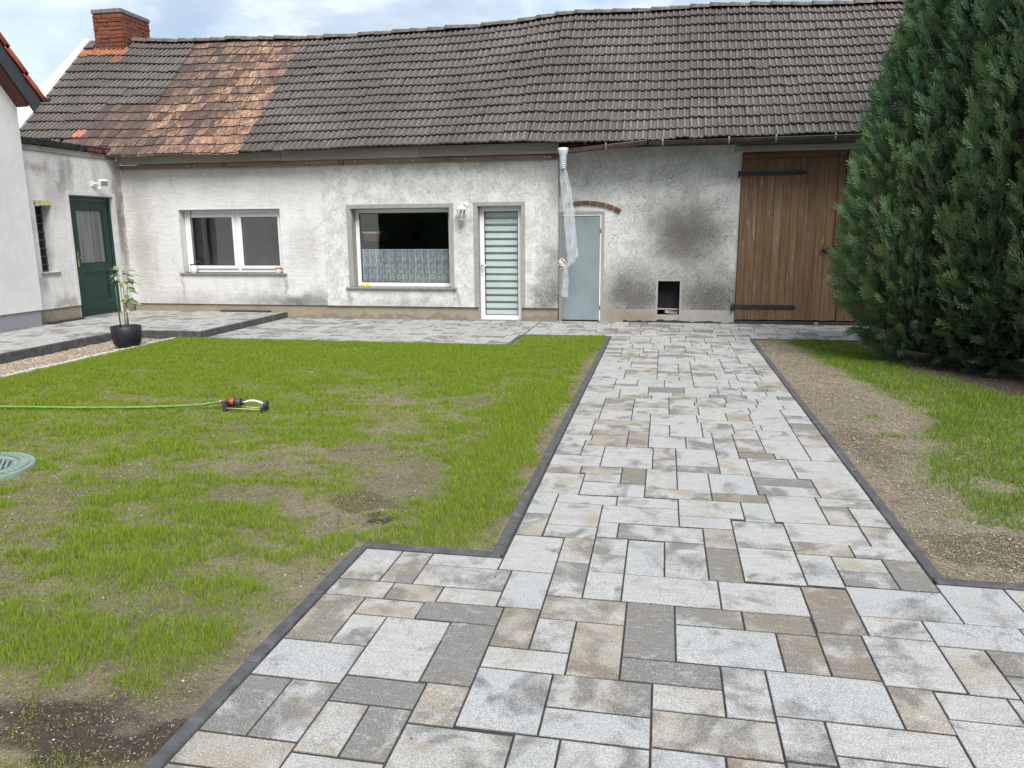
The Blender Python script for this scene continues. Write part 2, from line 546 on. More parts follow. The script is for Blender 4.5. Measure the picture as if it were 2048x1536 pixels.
def mat_glass(name, tint=(0.9, 0.95, 0.95), extra=0.0):
    t = NT(name)
    gm_ = t.n("NewGeometry")
    cs = t.math('ABSOLUTE', t.vmath('DOT_PRODUCT', gm_.outputs["Normal"], gm_.outputs["Incoming"], out="Value"))
    sch = t.math('POWER', t.math('SUBTRACT', 1.0, cs, clamp=True), 5.0)
    f = t.math('ADD', t.math('ADD', t.math('MULTIPLY', sch, 0.9), 0.05), extra, clamp=True)
    tr = t.n("BsdfTransparent")
    t.lk(tint, tr.inputs["Color"])
    gl = t.n("BsdfGlossy")
    gl.inputs["Roughness"].default_value = 0.015
    nb = t.bump(t.noise(t.pos(), 1.3, 2, 0.5), 0.03, 0.05)
    t.lk(nb, gl.inputs["Normal"])
    mx = t.n("MixShader")
    t.lk(f, mx.inputs[0])
    t.lk(tr.outputs[0], mx.inputs[1])
    t.lk(gl.outputs[0], mx.inputs[2])
    return t.surf(mx.outputs[0])


M['glass'] = mat_glass('glass', (0.92, 0.94, 0.94), 0.07)
M['glass_clear'] = mat_glass('glass_clear', (0.965, 0.985, 0.98))


def mat_wood(name, base, dark, light, worn=0.5, vert=True, scale=1.0):
    t = NT(name)
    p = t.pos()
    oi = t.n("ObjectInfo").outputs["Random"]
    off = t.n("CombineXYZ")
    t.lk(t.math('MULTIPLY', oi, 17.0), off.inputs[2])
    v = t.vmath('ADD', p, off.outputs[0])
    sc = (26 * scale, 26 * scale, 1.1 * scale) if vert else (1.1 * scale, 26 * scale, 26 * scale)
    g = t.noise(t.vec(v, sc), 1.0, 8, 0.65, 0.6)
    g2 = t.noise(t.vec(v, tuple(q * 3.2 for q in sc)), 1.0, 4, 0.6)
    patch = t.noise(v, 3.4, 5, 0.6)
    c = t.ramp(g, [(0.25, dark), (0.5, base), (0.78, tuple(min(1, q * 1.35) for q in base))])
    c = t.mix(t.math('MULTIPLY', t.mr(oi, 0.0, 1.0, smooth=False), 0.35), c, dark)
    c = t.mix(t.math('MULTIPLY', t.mr(patch, 0.5, 0.7), 0.45), c, tuple(q * 0.62 for q in base))
    gw = t.noise(t.vec(v, (9, 9, 0.9)), 1.0, 6, 0.65)
    c = t.mix(t.math('MULTIPLY', t.mr(gw, 0.5, 0.72), worn * 0.55), c, tuple(0.55 * q for q in light))
    wm = t.math('MULTIPLY', t.mr(g2, 0.60, 0.70), t.mr(t.noise(v, 5.5, 4, 0.6), 0.45, 0.62))
    c = t.mix(t.math('MULTIPLY', wm, worn), c, light)
    nm = t.bump(t.math('ADD', g, t.math('MULTIPLY', g2, 0.6)), 0.5, 0.006)
    return t.bsdf(c, 0.75, nm, spec=0.25)


M['barn_wood'] = mat_wood('barn_wood', (0.150, 0.090, 0.047), (0.062, 0.039, 0.022), (0.36, 0.31, 0.245), 1.0)
M['barn_wood_h'] = mat_wood('barn_wood_h', (0.150, 0.075, 0.034), (0.06, 0.03, 0.016), (0.30, 0.2, 0.12), 0.4, False)
M['strip_wood'] = mat_wood('strip_wood', (0.27, 0.185, 0.13), (0.08, 0.055, 0.04), (0.5, 0.43, 0.35), 0.7, False)
M['grey_wood'] = mat_wood('grey_wood', (0.42, 0.395, 0.35), (0.22, 0.2, 0.17), (0.52, 0.5, 0.45), 0.4, False, 0.6)
M['dark_wood'] = mat_wood('dark_wood', (0.06, 0.055, 0.05), (0.02, 0.018, 0.016), (0.12, 0.11, 0.1), 0.3, False)


def tile_rand(t):
    oi = t.n("ObjectInfo").outputs["Random"]
    ri = t.n("NewGeometry").outputs["Random Per Island"]
    return t.math('FRACT', t.math('ADD', t.math('MULTIPLY', oi, 7.31), t.math('MULTIPLY', ri, 3.77)))


def mat_tile():
    t = NT('concrete_tile')
    p = t.pos()
    r = tile_rand(t)
    ocol = t.n("ObjectInfo").outputs["Color"]
    on = t.xyz(ocol)
    n1 = t.noise(p, 0.9, 5, 0.6)
    n2 = t.noise(p, 14.0, 7, 0.7)
    n3 = t.noise(p, 70.0, 4, 0.7)
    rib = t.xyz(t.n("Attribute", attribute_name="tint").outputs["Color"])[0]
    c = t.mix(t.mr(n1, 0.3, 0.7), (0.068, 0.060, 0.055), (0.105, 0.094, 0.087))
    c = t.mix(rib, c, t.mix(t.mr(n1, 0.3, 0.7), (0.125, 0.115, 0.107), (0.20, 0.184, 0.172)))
    c = t.mix(t.math('MULTIPLY', r, 0.35), c, (0.10, 0.075, 0.066))
    c = t.mix(t.math('MULTIPLY', t.mr(n2, 0.45, 0.7), 0.55), c, (0.045, 0.04, 0.036))
    c = t.mix(t.math('MULTIPLY', t.mr(n3, 0.53, 0.7), 0.4), c, (0.25, 0.235, 0.22))
    li = t.mr(t.voro(p, 6.0), 0.06, 0.11, 1.0, 0.0)
    lim = t.mr(t.noise(p, 2.3, 4, 0.6), 0.5, 0.62)
    c = t.mix(t.math('MULTIPLY', li, lim), c, (0.018, 0.017, 0.015))
    lw = t.mr(t.voro(t.vec(p, loc=(3.3, 1.1, 0.7)), 5.0), 0.02, 0.05, 1.0, 0.0)
    c = t.mix(t.math('MULTIPLY', lw, t.mr(t.noise(p, 2.9, 4, 0.6), 0.48, 0.6)), c, (0.5, 0.49, 0.46))
    # the few reddish replacement tiles carry their own colour
    c = t.mix(t.math('MULTIPLY', on[0], 0.9), c, t.mix(t.mr(n2, 0.35, 0.65), (0.42, 0.19, 0.085), (0.2, 0.09, 0.05)))
    c = t.mix(t.math('MULTIPLY', on[1], 0.9), c, t.mix(t.mr(n2, 0.35, 0.65), (0.55, 0.23, 0.17), (0.4, 0.15, 0.11)))
    return t.bsdf(c, 0.93, t.bump(t.math('ADD', n2, n3), 0.5, 0.006), spec=0.2)


def mat_clay():
    t = NT('clay_tile')
    p = t.pos()
    r = tile_rand(t)
    v = t.vec(p, (34.0, 4.0, 4.0))
    rv = t.n("CombineXYZ")
    t.lk(t.math('MULTIPLY', r, 31.0), rv.inputs[0])
    t.lk(t.math('MULTIPLY', r, 13.0), rv.inputs[1])
    v2 = t.vmath('ADD', v, rv.outputs[0])
    pl = t.noise(v2, 1.5, 4, 0.55)
    r2 = t.math('FRACT', t.math('MULTIPLY', r, 13.7))
    r3 = t.math('FRACT', t.math('MULTIPLY', r, 29.3))
    n2 = t.noise(p, 25.0, 5, 0.65)
    x = t.xyz(p)[0]
    base = t.mix(r2, (0.080, 0.055, 0.049), (0.135, 0.10, 0.08))
    base = t.mix(t.math('MULTIPLY', t.mr(n2, 0.4, 0.7), 0.5), base, (0.05, 0.04, 0.036))
    bright = t.mix(r3, (0.40, 0.225, 0.15), (0.46, 0.325, 0.205))
    bright = t.mix(t.mr(n2, 0.4, 0.65), bright, (0.24, 0.125, 0.085))
    # weathered skin is flaking off in patches; more of it towards the upper right of the patch
    thr = t.math('ADD', t.math('MULTIPLY', t.math('ADD', x, 8.2), 0.05), t.math('ADD', t.math('MULTIPLY', t.math('SUBTRACT', r2, 0.68), 0.15), t.math('MULTIPLY', t.math('SUBTRACT', t.noise(p, 1.6, 4, 0.6), 0.5), 0.5)))
    msk = t.mr(t.math('ADD', pl, thr), 0.45, 0.66)
    c = t.mix(msk, base, bright)
    return t.bsdf(c, 0.9, t.bump(n2, 0.4, 0.005), spec=0.2)


def mat_brick(name, a, b, c2):
    t = NT(name)
    p = t.pos()
    oi = t.n("ObjectInfo").outputs["Random"]
    n = t.noise(p, 22.0, 6, 0.7)
    c = t.mix(oi, a, b)
    c = t.mix(t.mr(n, 0.42, 0.68), c, c2)
    return t.bsdf(c, 0.93, t.bump(n, 0.7, 0.012), spec=0.2)


M['tile'] = mat_tile()
M['clay'] = mat_clay()
M['ridge'] = plain('ridge', (0.12, 0.108, 0.098), 0.95, var=0.4, scale=12, bump=0.6, bscale=50, dirt=((0.26, 0.24, 0.21), 0.5))
M['brick'] = mat_brick('brick', (0.27, 0.088, 0.05), (0.16, 0.05, 0.032), (0.085, 0.035, 0.027))
M['arch_brick'] = mat_brick('arch_brick', (0.20, 0.105, 0.055), (0.14, 0.075, 0.045), (0.09, 0.055, 0.035))
M['underlay'] = plain('underlay', (0.03, 0.026, 0.022), 0.95)


def mat_paver():
    """object colour carries each stone's own mix: R dark share, G warm share, B bluish share"""
    t = NT('paver_stone')
    oc = t.xyz(t.n("ObjectInfo").outputs["Color"])
    rnd = t.n("ObjectInfo").outputs["Random"]
    p = t.pos()
    off = t.n("CombineXYZ")
    t.lk(t.math('MULTIPLY', rnd, 91.0), off.inputs[0])
    t.lk(t.math('MULTIPLY', rnd, 37.0), off.inputs[1])
    v = t.vmath('ADD', p, off.outputs[0])
    a = t.noise(t.vec(v, (1.0, 0.85, 1)), 5.5, 6, 0.6, 0.5)
    b = t.noise(t.vec(v, loc=(5, 9, 0)), 5.5, 4, 0.55, 0.3)
    st = t.noise(t.vec(v, (12, 34, 9)), 1.0, 5, 0.65)
    g = t.noise(p, 170.0, 3, 0.7)
    g2 = t.noise(p, 420.0, 2, 0.7)
    light = t.mix(t.mr(st, 0.3, 0.7), (0.37, 0.366, 0.355), (0.455, 0.45, 0.436))
    light = t.mix(t.math('MULTIPLY', oc[2], 0.7), light, (0.38, 0.393, 0.41))
    wf = t.math('ADD', t.math('MULTIPLY', t.math('SUBTRACT', b, 0.5), 4.2), t.math('ADD', t.math('MULTIPLY', t.math('SUBTRACT', oc[1], 0.5), 2.2), 0.42), clamp=True)
    c = t.mix(t.math('MULTIPLY', wf, 0.85), light, (0.325, 0.283, 0.222))
    df = t.math('ADD', t.math('MULTIPLY', t.math('SUBTRACT', a, 0.5), 7.5), t.math('ADD', t.math('MULTIPLY', t.math('SUBTRACT', oc[0], 0.5), 2.4), 0.45), clamp=True)
    dk = t.mix(wf, (0.150, 0.146, 0.141), (0.18, 0.155, 0.122))
    dl = t.noise(t.vec(v, (14, 40, 9), (3, 1, 2)), 1.0, 5, 0.7)
    dk = t.mix(t.math('MULTIPLY', t.mr(dl, 0.5, 0.72), 0.5), dk, light)
    c = t.mix(t.math('MULTIPLY', df, 0.84), c, dk)
    c = t.mix(t.mr(g, 0.34, 0.60), t.mix(1.0, c, (0.58, 0.575, 0.56), 'MULTIPLY'), c)
    c = t.mix(t.math('MULTIPLY', t.mr(g, 0.58, 0.72), 0.55), c, (0.62, 0.61, 0.59))
    c = t.mix(t.math('MULTIPLY', t.mr(t.noise(t.vec(p, loc=(2, 7, 1)), 90.0, 3, 0.7), 0.58, 0.68), 0.45), c, (0.11, 0.105, 0.10))
    pore = t.mr(t.voro(p, 95.0), 0.10, 0.2, 1.0, 0.0)
    pm = t.math('MULTIPLY', pore, t.mr(t.noise(v, 8.0, 3, 0.6), 0.5, 0.62))
    c = t.mix(t.math('MULTIPLY', pm, 0.75), c, (0.055, 0.05, 0.046))
    # sand and dirt worked over the whole paving in faint areas
    dirt = t.noise(p, 2.0, 6, 0.65)
    c = t.mix(t.math('MULTIPLY', t.mr(dirt, 0.5, 0.72), 0.35), c, (0.215, 0.19, 0.155))
    h = t.math('SUBTRACT', t.math('ADD', g, t.math('MULTIPLY', g2, 0.5)), t.math('MULTIPLY', pm, 1.2))
    return t.bsdf(c, 0.85, t.bump(h, 0.3, 0.004), spec=0.3)


M['paver'] = mat_paver()


def mat_soil(name, a, b, c3, straw=0.5, damp_and_shade=()):
    t = NT(name)
    p = t.pos()
    n1 = t.noise(p, 1.1, 6, 0.6)
    n2 = t.noise(p, 8.0, 7, 0.7)
    n3 = t.noise(p, 60.0, 5, 0.7)
    c = t.mix(t.mr(n1, 0.36, 0.64), a, b)
    c = t.mix(t.math('MULTIPLY', t.mr(n2, 0.45, 0.68), 0.6), c, c3)
    sp = t.mr(t.noise(t.vec(p, (120, 260, 120)), 1.0, 2, 0.6), 0.58, 0.68)
    c = t.mix(t.math('MULTIPLY', sp, straw), c, (0.44, 0.36, 0.23))
    c = t.mix(t.math('MULTIPLY', t.mr(n3, 0.56, 0.7), 0.7), c, tuple(q * 0.35 for q in a))
    pb = t.mr(t.voro(p, 38.0), 0.07, 0.13, 1.0, 0.0)
    c = t.mix(t.math('MULTIPLY', pb, t.mr(n2, 0.46, 0.56)), c, (0.42, 0.39, 0.34))
    wv = warped(t, 0.3, 3.0)
    for (ctr, rad, col, strg) in damp_and_shade:
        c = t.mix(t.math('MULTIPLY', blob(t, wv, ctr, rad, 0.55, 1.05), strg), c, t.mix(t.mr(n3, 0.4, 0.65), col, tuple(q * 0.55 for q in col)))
    return t.bsdf(c, 0.96, t.bump(t.math('ADD', n3, n2), 0.9, 0.02), spec=0.15)


M['soil'] = mat_soil('soil', (0.16, 0.132, 0.10), (0.24, 0.20, 0.147), (0.085, 0.066, 0.05), 0.6, [((-1.75, 1.80, 0), (0.55, 0.20, 1), (0.065, 0.05, 0.04), 0.9), ((-1.47, 3.62, 0), (0.16, 0.1, 1), (0.06, 0.045, 0.038), 0.9), ((-1.6, 3.9, 0), (0.3, 0.12, 1), (0.1, 0.075, 0.06), 0.7)])
M['soil_right'] = mat_soil('soil_right', (0.21, 0.18, 0.142), (0.27, 0.23, 0.178), (0.115, 0.095, 0.075), 0.35, [((4.6, 8.2, 0), (2.5, 3.4, 1), (0.085, 0.06, 0.046), 0.92), ((1.62, 3.78, 0), (0.5, 0.28, 1), (0.10, 0.08, 0.062), 0.7), ((1.42, 5.6, 0), (0.2, 0.7, 1), (0.11, 0.09, 0.07), 0.5)])  # first patch paints the hedge's shade, with humus, into the soil colour
M['bed_sand'] = mat_soil('bed_sand', (0.29, 0.22, 0.15), (0.33, 0.255, 0.18), (0.2, 0.15, 0.105), 0.2)
M['ground'] = mat_soil('ground_far', (0.12, 0.12, 0.06), (0.1, 0.11, 0.045), (0.08, 0.07, 0.05), 0.1)


def mat_leaf(name, a, b, rough=0.55, transl=0.25, spec=0.35):
    """leaf colour: the tint attribute holds each blade's own mix"""
    t = NT(name)
    at = t.n("Attribute", attribute_name="tint")
    tx = t.xyz(at.outputs["Color"])
    c = t.mix(tx[0], a, b)
    c = t.mix(tx[1], c, (0.34, 0.29, 0.14))
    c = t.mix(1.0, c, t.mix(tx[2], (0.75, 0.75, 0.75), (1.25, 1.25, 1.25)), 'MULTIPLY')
    pr = t.n("BsdfPrincipled")
    t.lk(c, pr.inputs["Base Color"])
    pr.inputs["Roughness"].default_value = rough
    pr.inputs["Specular IOR Level"].default_value = spec
    tr = t.n("BsdfTranslucent")
    t.lk(t.mix(1.0, c, (1.2, 1.25, 0.7), 'MULTIPLY'), tr.inputs["Color"])
    mx = t.n("MixShader")
    mx.inputs[0].default_value = transl
    t.lk(pr.outputs[0], mx.inputs[1])
    t.lk(tr.outputs[0], mx.inputs[2])
    return t.surf(mx.outputs[0])


M['grass'] = mat_leaf('grass_blade', (0.15, 0.245, 0.012), (0.265, 0.35, 0.036), 0.65, 0.3, 0.2)
M['grass_right'] = mat_leaf('grass_blade_right', (0.11, 0.21, 0.016), (0.20, 0.30, 0.03), 0.6, 0.3, 0.2)
M['cypress'] = mat_leaf('cypress_spray', (0.066, 0.138, 0.080), (0.158, 0.240, 0.108), 0.45, 0.25, 0.45)
M['straw'] = mat_leaf('straw', (0.26, 0.215, 0.145), (0.40, 0.34, 0.24), 0.8, 0.1, 0.2)
M['plant_leaf'] = plain('plant_leaf', (0.13, 0.185, 0.06), 0.28, var=0.35, scale=25, spec=0.6)
M['plant_leaf_pale'] = plain('plant_leaf_pale', (0.30, 0.34, 0.21), 0.3, var=0.3, scale=30, spec=0.6)
M['bark'] = plain('bark', (0.07, 0.05, 0.036), 0.95, var=0.4, scale=25, bump=0.8, bscale=40)
M['pebble'] = mat_leaf('pebble', (0.38, 0.35, 0.31), (0.55, 0.52, 0.47), 0.9, 0.0, 0.2)
M['clod'] = mat_leaf('clod', (0.075, 0.057, 0.043), (0.14, 0.108, 0.078), 0.95, 0.0, 0.1)
M['far_leaf'] = mat_leaf('far_leaf', (0.025, 0.05, 0.02), (0.04, 0.07, 0.025), 0.7, 0.1, 0.2)


# ------------------------------------------------------------------ ground
def vnoise(x, y, seed=0):
    """smooth value noise on the plane, 0..1"""
    r = np.random.default_rng(seed)
    tab = r.random((64, 64))
    xi, yi = np.floor(x).astype(int), np.floor(y).astype(int)
    fx, fy = x - xi, y - yi
    fx, fy = fx * fx * (3 - 2 * fx), fy * fy * (3 - 2 * fy)
    g = lambda i, j: tab[(xi + i) % 64, (yi + j) % 64]
    return (g(0, 0) * (1 - fx) + g(1, 0) * fx) * (1 - fy) + (g(0, 1) * (1 - fx) + g(1, 1) * fx) * fy


def fbm(x, y, seed=0, oct=4):
    s, a, tot = 0, 1.0, 0
    for k in range(oct):
        s = s + a * vnoise(x * 2 ** k + 7.3 * k, y * 2 ** k + 3.1 * k, seed + k)
        tot += a
        a *= 0.55
    return s / tot


def smooth(e0, e1, x):
    t = np.clip((x - e0) / (e1 - e0), 0, 1)
    return t * t * (3 - 2 * t)


def soil_h(x, y, seed):
    return -0.012 + 0.020 * (fbm(x * 2.2, y * 2.2, seed, 3) - 0.5) + 0.026 * (fbm(x * 13, y * 13, seed + 9, 3) - 0.5)


gm = MB()
gm.add([(-1500, -1500, -0.16), (1500, -1500, -0.16), (1500, 1500, -0.16), (-1500, 1500, -0.16)], [(0, 1, 2, 3)])
setp(gm.build('ground', M['ground']), 'rough earth ground reaching out around the yard', 'ground', kind='structure')


def soil_sheet(name, x0, x1, y0, y1, res, seed, mat, label, cat):
    nx, ny = int((x1 - x0) / res) + 1, int((y1 - y0) / res) + 1
    X, Y = np.meshgrid(np.linspace(x0, x1, nx), np.linspace(y0, y1, ny))
    Z = soil_h(X, Y, seed)
    v = np.stack([X, Y, Z], -1).reshape(-1, 3)
    i = np.arange(nx * ny).reshape(ny, nx)
    f = np.stack([i[:-1, :-1], i[:-1, 1:], i[1:, 1:], i[1:, :-1]], -1).reshape(-1, 4)
    o = link(name, np_mesh(name, v, f, mat, True))
    return setp(o, label, cat, kind='structure')


soil_sheet('lawn_soil', -6.76, -0.755, -0.2, 9.78, 0.03, 21, M['soil'], 'sandy brown soil of the newly sown lawn beside the path', 'soil')
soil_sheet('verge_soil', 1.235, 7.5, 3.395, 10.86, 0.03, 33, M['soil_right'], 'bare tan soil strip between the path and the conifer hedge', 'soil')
soil_sheet('planting_bed', -7.60, -6.86, 2.0, 9.83, 0.03, 45, M['bed_sand'], 'narrow sandy bed between the terrace kerb and the white edging', 'flower bed')

# ------------------------------------------------------------------ paving
PAVER_MESH = {}
GAP, GAP_Y = 0.0036, 0.0058


def paver_mesh(w, d):
    key = (round(w, 3), round(d, 3))
    if key not in PAVER_MESH:
        b = MB()
        c = 0.0018
        x0, x1, y0, y1 = -w / 2, w / 2, -d / 2, d / 2
        vs = [(x0, y0, -0.05), (x1, y0, -0.05), (x1, y1, -0.05), (x0, y1, -0.05),
              (x0, y0, -c), (x1, y0, -c), (x1, y1, -c), (x0, y1, -c),
              (x0 + c, y0 + c, 0), (x1 - c, y0 + c, 0), (x1 - c, y1 - c, 0), (x0 + c, y1 - c, 0)]
        fs = [(8, 9, 10, 11)]
        for k in range(4):
            j = (k + 1) % 4
            fs += [(k, j, 4 + j, 4 + k), (4 + k, 4 + j, 8 + j, 8 + k)]
        b.add(vs, fs)
        PAVER_MESH[key] = b.mesh('paver', M['paver'])
    return PAVER_MESH[key]


TONE = {'L': (0.22, 0.14, 0.1), 'B': (0.24, 0.04, 0.8), 'W': (0.2, 0.42, 0.0), 'T': (0.42, 0.74, 0.0), 'D': (0.98, 0.3, 0.2),
        'M': (0.5, 0.26, 0.1), 'N': (0.48, 0.56, 0.0), 'E': (0.82, 0.72, 0.0), 'H': (0.72, 0.3, 0.1)}


def paver(x0, x1, y0, y1, z, tone, parent):
    me = paver_mesh(x1 - x0 - 2 * GAP, y1 - y0 - 2 * GAP_Y)
    tz = z + rng.uniform(-0.001, 0.0015)
    mw = Matrix.Translation(((x0 + x1) / 2, (y0 + y1) / 2, tz)) @ Matrix.Rotation(rng.gauss(0, 0.003), 4, 'X') @ Matrix.Rotation(rng.gauss(0, 0.003), 4, 'Y')
    a = TONE[tone]
    col = tuple(min(1, max(0, q + rng.uniform(-0.07, 0.07))) for q in a)
    return link('paver', me, parent, mw, (*col, 1))


def rand_tone(pal):
    return rng.choices([k for k, _ in pal], [w for _, w in pal])[0]


PAL = [('L', 34), ('B', 15), ('W', 16), ('M', 13), ('N', 7), ('T', 5), ('D', 5), ('H', 5)]
PAL_FAR = [('L', 40), ('B', 10), ('W', 14), ('M', 15), ('H', 12), ('D', 7), ('N', 3)]
U = 0.0367
WS, HS = [6, 6, 7, 7, 8, 9, 10, 11], [4, 4, 4, 5, 5, 6, 7]


def fill(x0, x1, y_start, y_end, z, parent, pal, direction=1, edges=()):
    """pack stones of mixed size row by row from an uneven starting edge; y_start(xc) in metres"""
    n = int(round((x1 - x0) / U))
    u = (x1 - x0) / n
    bx_ = [x0 + i * u for i in range(n + 1)]
    for e in sorted(edges):
        if x0 + 0.03 < e < x1 - 0.03:
            bx_[int(round((e - x0) / u))] = e
    y0 = [y_start((bx_[i] + bx_[i + 1]) / 2) for i in range(n)]
    sky = list(y0)
    out = []
    guard = 0
    while guard < 4000:
        guard += 1
        if direction > 0:
            lo = min(sky)
            if lo >= y_end - 1e-4: break
        else:
            lo = max(sky)
            if lo <= y_end + 1e-4: break
        i0 = next(i for i in range(n) if abs(sky[i] - lo) < 1e-4)
        i1 = i0
        while i1 < n and abs(sky[i1] - lo) < 1e-4: i1 += 1
        run = i1 - i0
        ch = [w for w in WS if w <= run and (run - w == 0 or run - w >= 4)]
        w = rng.choice(ch) if ch else run
        rem = abs(y_end - lo)
        # close a narrow gap flush with the lower of its two shoulders
        sh = [abs(sky[k] - lo) for k in (i0 - 1, i1) if 0 <= k < n]
        h = rng.choice(HS) * u
        if run <= 5 and sh and min(sh) > 0.1 and rng.random() < 0.7:
            h = min(sh)
            while h > 0.42: h /= 2
        for q in sh:
            if abs(q - h) < 0.06 and q > 0.09: h = q
        if rem - h < 4 * u: h = rem if rem < 0.36 else rem / 2
        if w >= 9 and h > 0.27: h = 0.2 if rem > 0.35 else h
        a, b = bx_[i0], bx_[i0 + w]
        yy = (lo, lo + h) if direction > 0 else (lo - h, lo)
        out.append((a, b, *yy))
        for k in range(i0, i0 + w): sky[k] = lo + direction * h
    for r in out:
        if r[3] - r[2] > 0.03 and r[1] - r[0] > 0.03:
            paver(*r, z, rand_tone(pal), parent)
    return out


def bed(name, rects, z, label, cat):
    b = MB()
    for (x0, x1, y0, y1) in rects:
        b.box(x0, x1, y0, y1, z - 0.12, z - 0.0045)
    return setp(b.build(name, M['joint_sand']), label, cat, kind='structure')


front = bed('front_patio', [(-1.365, 5.2, -1.2, 3.275), (1.18, 5.2, 3.275, 3.34)], 0, 'patio of large mixed grey and tan paving stones in the foreground', 'patio')
path = bed('garden_path', [(-0.70, 1.178, 3.278, 10.855)], 0, 'straight path of pale mixed paving stones leading to the barn', 'path')
strip = bed('wall_path', [(-1.95, 5.6, 10.858, 12.56)], 0, 'band of pale paving along the foot of the barn wall', 'path')
side = bed('side_patio', [(-6.42, -1.953, 9.832, 12.44)], 0, 'paved area below the two house windows and behind the lawn', 'patio')
TZ = 0.095
terrace = bed('terrace', [(-9.4, -6.47, 9.86, 12.44), (-9.26, -7.66, 3.5, 9.857)], TZ, 'raised paved terrace with dark kerb in front of the green door', 'terrace')

